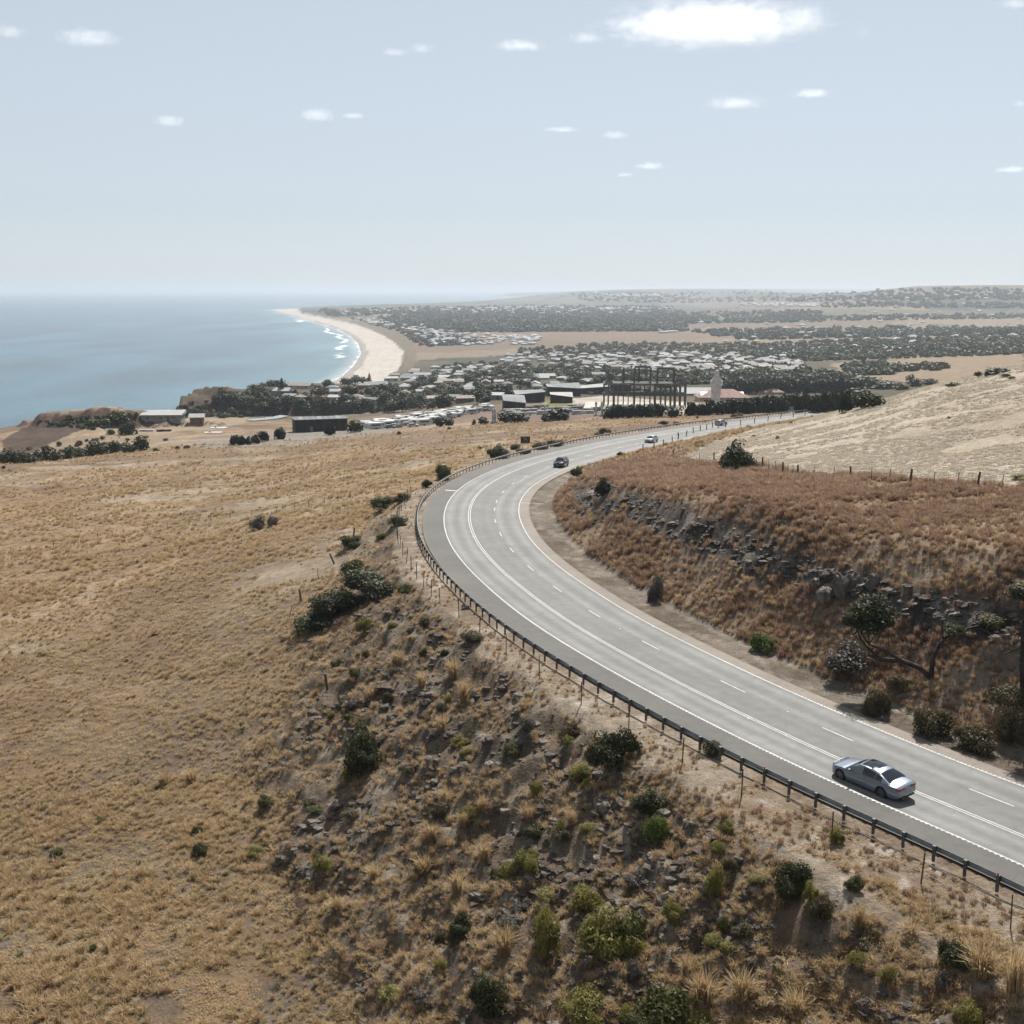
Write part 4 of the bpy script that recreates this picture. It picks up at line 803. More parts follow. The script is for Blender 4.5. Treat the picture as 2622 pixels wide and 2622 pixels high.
SEDAN = dict(x=(-2.62, 2.33), ax=(1.48, -1.48), R=.355, sill=.23,
    top=[(-2.62, .985), (-2.55, 1.045), (-2.2, 1.09), (-1.75, 1.11), (-1.0, 1.05), (.95, 1.0), (1.3, .975), (1.9, .87), (2.2, .77), (2.33, .62)],
    belt=[(-2.62, .90), (-2.45, .985), (-1.9, 1.01), (-1.0, .985), (.9, .93), (1.4, .90), (2.0, .80), (2.25, .68), (2.33, .55)],
    wid=[(-2.62, .72), (-2.52, .85), (-2.2, .915), (-1.5, .94), (0, .935), (1.4, .94), (1.9, .905), (2.15, .82), (2.26, .70), (2.33, .52)],
    base=[(-2.62, .42), (-2.45, .30), (-1.9, .25), (0, .22), (1.9, .22), (2.33, .27)],
    rail=[(-2.12, .99), (-1.9, 1.06), (-1.5, 1.21), (-1.05, 1.345), (-.6, 1.405), (-.1, 1.42), (.3, 1.385), (.65, 1.24), (1.15, .95)], raily=[(-2.1, .74), (-1.4, .66), (-.8, .60), (0, .60), (.4, .61), (1.1, .74)],
    panes=[(-.02, .86), (-.93, -.06), (-1.42, -.97)], screen=(.36, 1.02), rearw=(-1.94, -1.16), sunroof=(-.82, .22), mirror=.72, handles=(-.25, -1.22), tail_z=.87, head_z=.70, plate_z=.70, exhaust=True, bootline=True, pane_mats={(0, 1): M_BRGLASS}, spokes=9)
SUV = dict(x=(-2.35, 2.3), ax=(1.42, -1.38), R=.37, sill=.30,
    top=[(-2.35, 1.0), (-2.2, 1.12), (1.0, 1.12), (1.4, 1.10), (2.0, 1.02), (2.22, .92), (2.3, .78)], belt=[(-2.35, .95), (-2.2, 1.05), (0, 1.02), (1.2, 1.0), (2.0, .92), (2.25, .82), (2.3, .7)],
    wid=[(-2.35, .78), (-2.2, .88), (-1.5, .93), (0, .92), (1.5, .93), (2.0, .89), (2.2, .80), (2.3, .64)], base=[(-2.35, .42), (-2, .32), (2, .32), (2.3, .36)],
    rail=[(-2.3, 1.06), (-2.1, 1.36), (-1.8, 1.56), (-.8, 1.65), (.2, 1.63), (.45, 1.55), (1.25, 1.03)], raily=[(-2.3, .7), (-1.6, .62), (0, .62), (1.2, .78)],
    panes=[(.05, .9), (-.85, .0), (-1.75, -.92)], screen=(.5, 1.15), rearw=(-2.24, -1.95), sunroof=(-.6, .2), mirror=.8, handles=(-.2, -1.1), tail_z=.98, head_z=.84, plate_z=.86, rails=(-1.8, .2), spokes=5)
HATCH = dict(SUV, top=[(a, b - .12) for a, b in SUV['top']], belt=[(a, b - .1) for a, b in SUV['belt']], rail=[(a, b - .16) for a, b in SUV['rail']], R=.34, rails=None, tail_z=.88, head_z=.72, plate_z=.76); HATCH.pop('sunroof'); HATCH.pop('rails')
def place_car(name, label, P, paint, s, d, forward=True):
    p = road_pt(s, d, .004); a = road_dir(s) + (0 if forward else math.pi); q0, q1 = road_pt(s - 2, d), road_pt(s + 2, d); pitch = math.atan2(q1[2] - q0[2], 4.) * (1 if forward else -1); roll = -math.atan(SUPER) * (-1 if forward else 1) * -1
    o = car(name, label, P, paint, tuple(p), a, (pitch, math.atan(SUPER) * (-1 if forward else 1))); o.scale = (1.06,) * 3; return o
PAINT_S = mat('blue_grey_metallic_paint', (.28, .33, .40), .30, .5, spec=.5, coat=.8); PAINT_B = mat('black_paint', (.012, .013, .015), .25, .1, coat=.9); PAINT_W = mat('white_paint', (.72, .73, .74), .3, coat=.6); PAINT_G = mat('silver_white_paint', (.55, .57, .6), .32, .3, coat=.6)
a, b = px_road(2159.5, 1995), px_road(2255.3, 2037.6)
place_car('saloon_car', 'blue-grey saloon car with black glass roof driving away in the lane beside the guard rail', SEDAN, PAINT_S, (a[0] + b[0]) / 2, (a[1] + b[1]) / 2 + .80)
s_, d_ = px_road(1430, 1196); place_car('sport_utility_car', 'black high-riding car with bright headlamps coming up round the bend', SUV, PAINT_B, s_ + 1.2, d_ + .2, False)
s_, d_ = px_road(1664, 1133); place_car('white_car', 'white car coming uphill, half hidden behind the brown grass bank', HATCH, PAINT_W, s_ + 1., min(d_, 9.2), False)
s_, d_ = px_road(1838, 1088); place_car('hatchback_car', 'silver-white hatchback driving away on the far straight by the post fence', HATCH, PAINT_G, s_ + .5, 2.2, True)
# ------------------------------------------------------------------ shrubs, trees and boulders
M_BARK = mat('dark_bark', (.055, .042, .034), .9, noise=(4, .4), bump=(6, .5)); M_LOG = mat('bleached_wood', (.42, .34, .26), .8, noise=(5, .3))
LK = {'dark': leaf_mat('dark_green_leaf', (.026, .031, .010), (.085, .092, .03), .3), 'mid': leaf_mat('mid_green_leaf', (.05, .056, .015), (.15, .15, .042), .35), 'olive': leaf_mat('yellow_green_leaf', (.14, .13, .032), (.38, .335, .085), .4),
      'bright': leaf_mat('bright_green_leaf', (.07, .10, .02), (.20, .25, .05), .4), 'grey': leaf_mat('grey_twigs', (.09, .075, .06), (.20, .17, .14), .2), 'brown': leaf_mat('brown_shrub_leaf', (.065, .052, .024), (.19, .15, .07), .3), 'cyp': leaf_mat('cypress_leaf', (.010, .018, .010), (.035, .052, .022), .2), 'gum': leaf_mat('gum_leaf', (.030, .042, .022), (.095, .11, .055), .3)}
def crown_mesh(name, kind, **k):
    V, F, C = leaves(**k); me = mesh_np(name, V, F, [LK[kind]], False, col=C); return me
CR = {}
for kd in ('dark', 'mid', 'olive', 'bright', 'grey', 'brown'):
    thin = kd in ('olive', 'grey'); CR[kd] = [crown_mesh('foliage', kd, n=(3600 if not thin else 2600), radii=(1, 1, 1), size=.062 if not thin else .05, seed=sum(map(ord, kd)) + q, lobes=15 + 2 * q, fill=.35, lobe_r=.36, aspect=1.9 if not thin else 3.2, up=.3, flat=0 if not thin else 1.2) for q in range(3)]
CRF = {kd: [crown_mesh('foliage', kd, n=520, radii=(1, 1, 1), size=.17, seed=sum(map(ord, kd)) + 50 + q, lobes=9, fill=.3, lobe_r=.5, aspect=1.7) for q in range(4)] for kd in ('dark', 'mid', 'gum', 'cyp')}
CYP = [crown_mesh('foliage', 'cyp', n=700, radii=(1, 1, 1), size=.15, seed=300 + q, lobes=14, fill=.2, lobe_r=.42, aspect=2.6, flat=2.0, up=.1, taper=.35) for q in range(4)]
def stem_mesh(seed, n=5, h=.7, r0=.07):
    g = random.Random(seed); b = MB()
    for k in range(n):
        a = k * 6.283 / n + g.random(); q = .25 + .3 * g.random(); b.tube([(0, 0, -.25), (q * .3 * math.cos(a), q * .3 * math.sin(a), h * .4), (q * math.cos(a), q * math.sin(a), h)], [r0, r0 * .7, r0 * .25], 5)
    return b.mesh('stem', M_BARK, True)
STEMS = [stem_mesh(k) for k in range(3)]
def trunk_mesh(seed, h=1., r0=.06):
    g = random.Random(seed); b = MB(); b.tube([(0, 0, -.15), (.02, .01, h * .5), (.04 * g.uniform(-1, 1), .04 * g.uniform(-1, 1), h)], [r0, r0 * .8, r0 * .5], 6)
    for k in range(4):
        a = k * 1.57 + g.random(); b.tube([(0, 0, h * (.45 + .1 * k)), (.2 * math.cos(a), .2 * math.sin(a), h * (.7 + .08 * k)), (.42 * math.cos(a), .42 * math.sin(a), h * (.95 + .1 * k))], [r0 * .5, r0 * .4, r0 * .15], 5)
    return b.mesh('trunk', M_BARK, True)
TRUNKS = [trunk_mesh(k) for k in range(3)]
_cnt = [0]
def shrub(u, v, w, h, kind, label, cat='shrub', group=None, name='shrub', far=False, tree=False, sink=.04):
    """plant whose foot is at photo pixel (u, v), w and h in photo pixels"""
    P = hit([u], [v])[0]
    if P[0] != P[0]: return None
    d = P[1] * math.cos(PITCH) - (P[2] - CAMZ) * math.sin(PITCH); W = w / FPX * d; H = h / FPX * d * 1.04; q = _cnt[0]; _cnt[0] += 1
    o = empty(name, tuple(map(float, P)), random.random() * 6.28, label, cat, group); me = (CRF[kind] if far else CR[kind])[q % 3]
    z0 = H * .30 if tree else 0
    hh = (H - z0); nm = 'crown' if tree else 'foliage'; link(nm, me, o, (0, 0, z0 + hh * .40 - sink * H), None, (W * .60, W * .60 * random.uniform(.85, 1.1), hh * .72))
    for e_ in range(0 if far else 2 + (w > 60)): a_ = random.random() * 6.28; q_ = random.uniform(.35, .62); link(nm, CR[kind][(q + e_ + 1) % 3], o, (W * .38 * math.cos(a_), W * .38 * math.sin(a_), z0 + hh * random.uniform(.18, .45)), (0, 0, random.random() * 6), (W * .6 * q_, W * .6 * q_, hh * .72 * q_ * random.uniform(.8, 1.2)))
    if tree: link('trunk', TRUNKS[q % 3], o, None, None, (W * .55, W * .55, H * .62))
    else: link('stem', STEMS[q % 3], o, None, None, (W * .5, W * .5, H * .6))
    return o
S1 = [(1880,1212,92,96,'dark','big round dark green tree on the fence line beside the pale hill','tree'),(1477,1231,38,44,'mid','small leafy tree at the inside verge of the bend','tree'),(1543,1270,40,62,'dark','dark upright bush standing above the rocky end of the cutting','shrub'),(1588,1168,16,14,'dark','tiny round bush on the brown nose above the road','shrub'),
 (1946,1664,72,56,'bright','bright green rounded bush at the foot of the cut slope','shrub'),(1680,1540,42,80,'grey','dark reedy bush with a long shadow at the verge under the cutting','shrub'),(1275,1174,54,42,'dark','round dark bush just behind the guard rail near the brown sign','shrub'),(1132,1228,46,52,'mid','fresh green loose bush behind the guard rail on the outside of the bend','shrub'),
 (1093,1248,24,26,'dark','small dark bush by the wire fence outside the bend','shrub'),(660,1354,42,42,'grey','larger of two grey leafless bushes standing in the dry field','shrub'),(700,1347,32,34,'grey','smaller of two grey leafless bushes standing in the dry field','shrub'),(1546,1114,32,22,'mid','small green tree behind the guard rail on the far straight','shrub'),(1528,1114,18,10,'brown','low brown bush beside a small green tree on the far straight','shrub'),
 (945,1522,140,78,'dark','sprawling dark green thicket on the embankment below the bend','shrub'),(872,1566,140,72,'dark','dark spreading bush around the old fence corner','shrub'),(808,1606,120,50,'dark','low dark bush at the lower edge of the thicket','shrub'),(905,1480,70,60,'mid','leafy bush at the upper edge of the thicket','shrub'),(935,1615,48,44,'olive','small yellow-green bush below the thicket','shrub'),(1040,1520,46,30,'mid','low green bush on the bare embankment crest','shrub'),
 (985,1300,70,40,'mid','green bush by the fence stakes at the top of the embankment','shrub'),(1032,1283,50,26,'mid','flat green bush reaching towards the guard rail','shrub'),(1020,1345,52,30,'dark','low dark bush among the stones under the bend','shrub'),(905,1400,58,40,'mid','low bush where the field meets the embankment under the bend','shrub'),(978,1378,30,18,'olive','small pale bush on the stony shoulder of the embankment','shrub'),
 (935,1965,120,120,'dark','large dark feathery bush at the foot of the rocky embankment','shrub'),(905,1995,56,48,'olive','yellow-green bush in front of the large dark feathery bush','shrub'),(1575,1955,116,116,'dark','dense dark bush on the slope under the guard rail','shrub'),(1668,2075,84,66,'dark','dark bush beside the big split boulder','shrub'),(1678,2155,60,86,'bright','bright green upright bush below the big split boulder','shrub'),
 (2028,2285,96,104,'dark','rounded glossy dark bush alone on the slope below the car','shrub'),(2440,2468,84,74,'dark','compact dark bush by the dirt track at the slope foot','shrub'),(1400,2440,84,140,'olive','tall yellow-green fennel bush on the lower slope','shrub'),(1560,2450,150,150,'olive','broad yellow-green fennel clump on the lower slope','shrub'),(1500,2330,74,80,'olive','small fennel bush uphill of the broad clump','shrub'),(1618,2420,80,110,'mid','mid green fennel bush behind the broad clump','shrub'),
 (1830,2290,54,100,'olive','narrow yellow-green bush beside a fallen log','shrub'),(1722,2350,60,60,'olive','straggly fennel bush below the fallen log','shrub'),(2480,2622,76,76,'olive','yellow flowering bush at the bottom of the slope by the track','shrub'),(1695,2645,160,150,'mid','big soft green bush at the foot of the slope','shrub'),(1250,2592,104,116,'dark','dark green bush with a deep shadow on the lower slope','shrub'),(1180,2400,64,74,'dark','leafy dark bush among straw tussocks on the lower slope','shrub'),
 (1820,1930,66,40,'mid','green bush pushing through under the guard rail','shrub'),(2170,1720,120,90,'grey','spiky grey-green clump on the verge below the leaning tree','shrub'),(2248,1832,64,86,'brown','dark brown bush at the road verge casting shade on the asphalt','shrub'),(2385,1880,96,100,'brown','rounded brown bush at the verge beyond the saloon car','shrub'),(2492,1918,96,96,'brown','dark brown bush lowest on the verge beyond the saloon car','shrub'),(2590,1900,80,110,'brown','brown bush at the right end of the verge','shrub'),(2585,1800,90,70,'brown','tangled brown bush above the verge bushes','shrub'),(2300,1760,60,44,'brown','low brown bush under the leaning tree trunk','shrub'),
 (828,2228,58,44,'olive','olive bush behind a lone boulder in the field','shrub'),(655,2190,50,26,'olive','low green patch of shrub in the straw field','shrub'),(512,2190,44,40,'mid','small dark green shrub in the straw field','shrub'),(505,2135,30,26,'mid','second small dark green shrub in the straw field','shrub'),(150,2200,46,34,'mid','wide low green shrub in the straw field','shrub'),(680,2060,44,30,'mid','low green shrub below the dark feathery bush','shrub'),(240,2430,20,18,'bright','tiny bright green bush in the straw field','shrub'),(262,2105,22,16,'bright','tiny green bush uphill in the straw field','shrub'),
 (1345,2225,70,60,'olive','pale fennel bush on the stony mid slope','shrub'),(1300,2250,54,52,'olive','thin fennel bush beside tumbled stones','shrub'),(1485,1990,54,44,'olive','pale yellow-green tuft bush under the bench','shrub'),(1860,2130,44,40,'olive','small straw-topped green bush below the bench','shrub'),(2140,2155,46,52,'olive','pale feathery tuft on the bench below the saloon car','shrub'),(2075,2305,40,60,'olive','small spindly bush beside the glossy dark bush','shrub'),(2190,2275,50,42,'mid','low thin bush on the bare slope','shrub'),(1500,2600,120,80,'olive','low olive bush along the bottom of the slope','shrub'),(1210,1640,60,36,'brown','grey-brown dead bush among dark stones','shrub'),(2100,2345,64,80,'brown','brown thistle bush under the glossy dark bush','shrub')]
for u, v, w, h, kd, lb, ct_ in S1: shrub(u, v, w, h, kd, lb, ct_, tree=(ct_ == 'tree' and w < 60), name='tree' if ct_ == 'tree' else 'shrub')
# big straw tussocks that stand out singly
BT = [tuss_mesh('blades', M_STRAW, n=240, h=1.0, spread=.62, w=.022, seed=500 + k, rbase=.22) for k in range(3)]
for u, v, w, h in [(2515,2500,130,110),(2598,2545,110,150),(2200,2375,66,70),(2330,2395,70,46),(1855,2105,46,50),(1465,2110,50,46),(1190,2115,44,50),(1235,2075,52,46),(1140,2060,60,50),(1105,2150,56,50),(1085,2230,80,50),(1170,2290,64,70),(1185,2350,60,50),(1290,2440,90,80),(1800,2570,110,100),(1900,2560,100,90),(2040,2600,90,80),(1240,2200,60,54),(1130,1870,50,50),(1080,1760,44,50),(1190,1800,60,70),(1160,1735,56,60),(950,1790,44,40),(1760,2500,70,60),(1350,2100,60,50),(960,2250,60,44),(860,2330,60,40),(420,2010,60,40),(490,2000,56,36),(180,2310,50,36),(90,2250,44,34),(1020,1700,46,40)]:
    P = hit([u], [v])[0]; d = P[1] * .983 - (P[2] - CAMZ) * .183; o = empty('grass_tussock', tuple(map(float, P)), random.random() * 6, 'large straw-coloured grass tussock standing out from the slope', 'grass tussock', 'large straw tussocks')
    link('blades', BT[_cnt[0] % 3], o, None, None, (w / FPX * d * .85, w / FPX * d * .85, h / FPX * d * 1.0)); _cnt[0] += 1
# low scrub between the stones
x, y, r_ = zone(5000, 48, 165, -12, 25); z, I_, U, V_ = info(x, y)
k = np.where((I_['D'] < -8) & (z - I_['zn'] > .5) & (I_['L'] > 1) & (V_ < 2630) & (I_['A'] < 60) & (fbm(x / 12, y / 12, 2, 95) > .45))[0][:85]
SCR = {'olive': 'low yellow-green scrub bush rooted among the embankment stones', 'brown': 'low dry brown scrub bush rooted among the embankment stones', 'mid': 'low leafy green scrub bush rooted among the embankment stones', 'grey': 'low grey twiggy scrub bush rooted among the embankment stones'}
for i in k:
    kd = random.choice(('olive', 'olive', 'brown', 'brown', 'mid', 'grey')); f_ = 75 / r_[i]; shrub(U[i], V_[i], random.uniform(26, 62) * f_, random.uniform(20, 46) * f_, kd, SCR[kd], 'shrub', kd + ' scrub of the embankment')
# boulders
RK = [rock_mesh('boulder', 200 + k, m_, 3, .75, 12) for k, m_ in enumerate((M_ROCK, M_ROCK2, M_ROCKB, M_ROCK))]
def boulder(u, v, w, h, label, group=None, me=None, name='boulder'):
    P = hit([u], [v])[0]; d = P[1] * .983 - (P[2] - CAMZ) * .183; q = _cnt[0]; _cnt[0] += 1; W = w / FPX * d / 2; H = h / FPX * d / 2
    if not me: me = RK[q % 4]; label = ('large ' if w * d > 2700 else 'small ') + ('grey', 'pale', 'dark brown', 'grey')[q % 4] + ' ' + label
    o = link(name, me, None, (float(P[0]), float(P[1]), float(P[2]) + H * .2), (random.uniform(-.3, .3), random.uniform(-.3, .3), random.random() * 6.28), (W * 1.15, W * 1.15, H * 1.5)); return tag(o, label, 'boulder', group)
boulder(1548, 2078, 42, 90, 'tall half of the big split boulder on the slope', None, RK[1]); boulder(1588, 2060, 56, 50, 'flat-topped half of the big split boulder on the slope', None, RK[0]); boulder(785, 2238, 58, 56, 'lone dark boulder in the straw field', None, RK[0])
boulder(1767, 2165, 38, 50, 'grey pointed boulder with a dark shadow below the bench', None, RK[1])
for u, v, w, h in [(1240,2145,36,30),(1296,2080,46,36),(1333,2350,26,42),(1512,2580,52,46),(1335,2490,30,26),(1215,2295,40,30),(1924,2470,38,36),(1996,2470,34,40),(1738,2440,44,40),(1819,2420,36,34),(2220,2575,62,50),(2263,2545,56,36),(2144,2610,64,40),(2077,2622,40,30),(2120,2510,40,30),(1090,1800,40,30),(1130,1650,30,26),(1110,1690,26,22),(1075,1560,34,24),(1190,1560,30,26),(1055,1615,30,30),(1325,1825,26,34),(980,1760,60,24),(1000,1840,34,22),(1075,1930,40,26),(900,2060,30,22),(1930,2240,30,24),(1330,1900,34,26),(1430,1960,30,26),(1250,1960,40,30),(1010,2110,34,24)]:
    boulder(u, v, w, h, 'angular boulder among the rubble of the embankment', 'boulders of the embankment rubble')
x, y, r_ = zone(6000, 50, 170, -13, 25); z, I_, U, V_ = info(x, y); pr = fbm(x / 5.5, y / 5.5, 4, 83)
k = np.where((I_['D'] < -8) & (z - I_['zn'] > .6) & (I_['L'] > 1) & (pr > .48) & (V_ < 2640) & (I_['A'] < 60))[0][:115]
for i in k: boulder(U[i], V_[i], random.uniform(14, 36) * 75 / r_[i], random.uniform(12, 30) * 75 / r_[i], 'angular boulder among the rubble of the embankment', 'boulders of the embankment rubble')
# pale stones lying in the field
for u, v in [(395,1625),(330,1690),(640,2230),(540,2240),(350,2560),(560,2350),(740,2330),(200,2360),(690,1615),(465,2540),(820,1890),(845,2060)]: boulder(u, v, 26, 12, 'pale flat stone lying in the straw field', 'pale stones in the field', RK[1], 'stone')
# outcrop slabs in the cutting
def slab(u, v, w, h, label, group): 
    o = boulder(u, v, w, h, label, group, RK[(0, 1, 3)[_cnt[0] % 3]], 'outcrop_rock'); o['category'] = 'rock'; o.rotation_euler = (random.uniform(-.25, .1), random.uniform(-.35, .15), random.uniform(-.6, .3)); return o
for u, v, w, h in [(2110,1535,70,120),(2150,1520,60,110),(2185,1495,60,90),(2085,1500,40,70),(2230,1500,50,70),(2130,1475,60,60),(2270,1520,46,56)]: slab(u, v, w, h, 'big grey upright rock slab in the face of the cutting', 'upright slabs of the cutting outcrop')
g = random.Random(5)
for k in range(130):
    t = g.random(); u = 1500 + 1120 * t; v = np.interp(u, BANDU, BANDV) + g.gauss(0, 24); s_ = g.uniform(12, 30); slab(u, v, s_ * 1.4, s_ * .6, 'weathered grey rock cropping out of the cutting face', 'rocks of the cutting outcrop')
# fallen log, litter branch
P = Vector(hit1(1690, 2302)); Q = Vector(hit1(1752, 2284)); b = MB(); b.tube([(0, 0, .1), (Q - P) * .5 + Vector((0, 0, .16)), (Q - P) + Vector((0, 0, .1))], [.17, .16, .13], 9); tag(b.build('fallen_log', M_LOG, None, P, smooth_sh=True), 'pale bleached log lying on the slope among fennel bushes', 'log')
# leaning tree and the trunk at the edge of the view, on the cut slope
def branchy(label, base_px, limbs, crowns, depth_shift):
    P = Vector(hit1(*base_px)); d = P.y * math.cos(PITCH) - (P.z - CAMZ) * math.sin(PITCH); o = empty('leaning_tree', P, 0, label, 'tree')
    def pt(u, v, dy=0.): 
        r_ = rays(u, v); t = (P.y + dy) / r_[1]; return Vector((r_[0] * t, r_[1] * t, CAMZ + r_[2] * t)) - P
    for L_, r0, r1, dys in limbs:
        n = len(L_); b = MB(); b.tube([pt(*q, dy) for q, dy in zip(L_, dys)], list(np.linspace(r0, r1, n)), 7); b.build('trunk' if r0 > .2 else 'branch', M_BARK, o, smooth_sh=True)
    gg = random.Random(len(label)); tw = MB()
    for L_, r0, r1, dys in limbs:
        for _ in range(7):
            i = gg.randrange(1, len(L_)); a = pt(*L_[i], dys[i]); q = a.copy(); pts = [q.copy()]; dv = Vector((gg.uniform(-1, 1), gg.uniform(-.4, .6), gg.uniform(.1, 1))).normalized()
            for _k in range(4): q = q + dv * gg.uniform(.3, .6); dv = (dv + Vector((gg.uniform(-.6, .6), gg.uniform(-.4, .4), gg.uniform(-.4, .5)))).normalized(); pts.append(q.copy())
            tw.tube(pts, [.035, .028, .02, .014, .008], 4)
    tw.build('twigs', M_BARK, o)
    for (u, v, w, h, dy, kd) in crowns: link('crown', CR[kd][_cnt[0] % 3], o, pt(u, v, dy), (0, 0, random.random() * 6), (w / FPX * d / 2 * 1.3, w / FPX * d / 2 * 1.2, h / FPX * d / 2 * 1.3)); _cnt[0] += 1
    return o
branchy('leaning tree with dark bent trunk and a dense round crown on the cut slope', (2385, 1735), [([(2385, 1738), (2360, 1712), (2310, 1692), (2255, 1688), (2225, 1676)], .24, .15, [0, .6, 1.4, 2.2, 2.6]), ([(2255, 1688), (2228, 1665), (2205, 1640), (2192, 1605)], .13, .06, [2.2, 2.5, 2.8, 3.2]), ([(2310, 1692), (2270, 1668), (2225, 1650), (2205, 1622), (2215, 1590)], .12, .05, [1.4, 1.8, 2.4, 2.8, 3.2]), ([(2384, 1735), (2388, 1690), (2405, 1650), (2425, 1630), (2470, 1612), (2520, 1598)], .21, .06, [0, 0, .2, .4, .6, .8]), ([(2415, 1640), (2412, 1605), (2420, 1585)], .08, .03, [.3, .4, .5]), ([(2205, 1640), (2185, 1625), (2175, 1595)], .05, .02, [2.8, 2.9, 3.]), ([(2225, 1650), (2245, 1620), (2250, 1590)], .05, .02, [2.4, 2.8, 3.1]), ([(2300, 1690), (2330, 1670), (2370, 1672)], .05, .02, [1.4, 1., 1.])],
        [(2222, 1562, 112, 90, 3.2, 'dark'), (2192, 1592, 70, 60, 3., 'dark'), (2255, 1598, 80, 64, 3., 'dark'), (2235, 1545, 84, 56, 3.4, 'dark'), (2222, 1590, 110, 70, 3.1, 'dark'), (2540, 1590, 80, 40, .8, 'mid'), (2440, 1612, 60, 36, .5, 'mid')], 0)
branchy('bare dark trunk with a dead side branch at the right end of the cut slope', (2619, 1765), [([(2619, 1768), (2617, 1700), (2619, 1640), (2622, 1570), (2630, 1520)], .2, .1, [0, 0, 0, 0, 0]), ([(2617, 1655), (2590, 1668), (2555, 1678), (2528, 1690)], .09, .02, [0, -.2, -.4, -.5]), ([(2618, 1650), (2595, 1655), (2575, 1645), (2565, 1630)], .05, .015, [0, 0, 0, 0])], [(2640, 1520, 110, 70, 0, 'dark'), (2600, 1850, 60, 50, -1, 'mid')], 0)
# ------------------------------------------------------------------ buildings, yard and town
def depth_of(P): return P[1] * math.cos(PITCH) - (P[2] - CAMZ) * math.sin(PITCH)
M_WALL = [mat('cream_wall', (.42, .37, .30), .9, noise=(.6, .2)), mat('white_wall', (.58, .56, .52), .9, noise=(.6, .15)), mat('brick_wall', (.25, .14, .10), .9, noise=(2, .3)), mat('grey_wall', (.3, .3, .29), .9, noise=(.6, .2))]
M_ROOF = {'white': mat('white_metal_roof', (.43, .425, .415), .75, 0., noise=(.4, .15)), 'grey': mat('grey_metal_roof', (.24, .25, .26), .75, 0., noise=(.4, .2)), 'tan': mat('tan_roof', (.36, .30, .25), .8, noise=(.5, .2)), 'red': mat('terracotta_roof', (.40, .17, .115), .85, noise=(.7, .25)), 'pink': mat('faded_red_roof', (.36, .22, .18), .85, noise=(.7, .25)), 'dark': mat('dark_roof', (.12, .12, .125), .7, noise=(.5, .3)), 'green': mat('olive_roof', (.17, .17, .11), .8, noise=(.5, .2))}
M_WIN = mat('dark_window', (.02, .025, .03), .1, spec=.6); M_FRAME = mat('window_frame', (.6, .6, .58), .6)
_hm = {}
def house_meshes(kind, L_, D_, roof, wall):
    """wall, roof and window meshes of a house of length L_, depth D_"""
    key = (kind, L_, D_, roof, wall)
    if key in _hm: return _hm[key]
    h = 2.9; b = MB(); b.box((0, 0, h / 2 - .6), (L_, D_, h + 1.2)); w = b.mesh('wall', M_WALL[wall]); ov = .55; a, c_ = L_ / 2 + ov, D_ / 2 + ov; rh = D_ * (.24 if kind != 'skillion' else .1); r_ = MB(); e = .14
    if kind == 'hip':
        k = max(.4, a - c_); top = [(-k, 0, h + rh), (k, 0, h + rh)]; B_ = [(-a, -c_, h), (a, -c_, h), (a, c_, h), (-a, c_, h)]
        r_.quad([B_[0], B_[1], top[1], top[0]]); r_.quad([B_[1], B_[2], top[1]]); r_.quad([B_[2], B_[3], top[0], top[1]]); r_.quad([B_[3], B_[0], top[0]])
    elif kind == 'gable':
        B_ = [(-a, -c_, h), (a, -c_, h), (a, c_, h), (-a, c_, h)]; top = [(-a, 0, h + rh), (a, 0, h + rh)]; r_.quad([B_[0], B_[1], top[1], top[0]]); r_.quad([B_[2], B_[3], top[0], top[1]]); r_.quad([B_[1], B_[2], top[1]]); r_.quad([B_[3], B_[0], top[0]])
    else:
        rh *= 1.6; B_ = [(-a, -c_, h), (a, -c_, h), (a, c_, h + rh), (-a, c_, h + rh)]; r_.quad(B_); r_.quad([B_[2], (a, c_, h), (-a, c_, h), B_[3]]); r_.quad([B_[1], (a, c_, h), B_[2]]); r_.quad([B_[0], B_[3], (-a, c_, h)])
    z0 = h; r_.box((0, 0, z0 - .09), (2 * a, 2 * c_, .16)); rm_ = r_.mesh('roof', M_ROOF[roof])
    wn_ = MB(); wn_.box((0, 0, 0), (1.9, .1, 1.25), m=1); wn_.box((0, -.03, 0), (1.7, .1, 1.05), m=0); win = wn_.mesh('window', [M_WIN, M_FRAME]); dn = MB(); dn.box((0, 0, 0), (1.0, .12, 2.1)); dn.box((.35, -.08, 0), (.06, .06, .12)); dr = dn.mesh('door', M_WIN)
    _hm[key] = (w, rm_, win, dr, h); return _hm[key]
def house(P, rz, kind, L_, D_, roof, wall, label, group=None, detail=True, scale=1., cat='house', name='house'):
    w, rm_, win, dr, h = house_meshes(kind, L_, D_, roof, wall); o = empty(name, tuple(map(float, P)), rz, label, cat, group); o.scale = (scale,) * 3
    link('wall', w, o); link('roof', rm_, o)
    if detail:
        n = max(2, int(L_ / 5))
        for k in range(n): link('window', win, o, (-L_ / 2 + L_ * (k + .5) / n, -D_ / 2 - .02, 1.55))
        link('door', dr, o, (L_ * .5 / n + .3, -D_ / 2 - .03, 1.05))
    return o
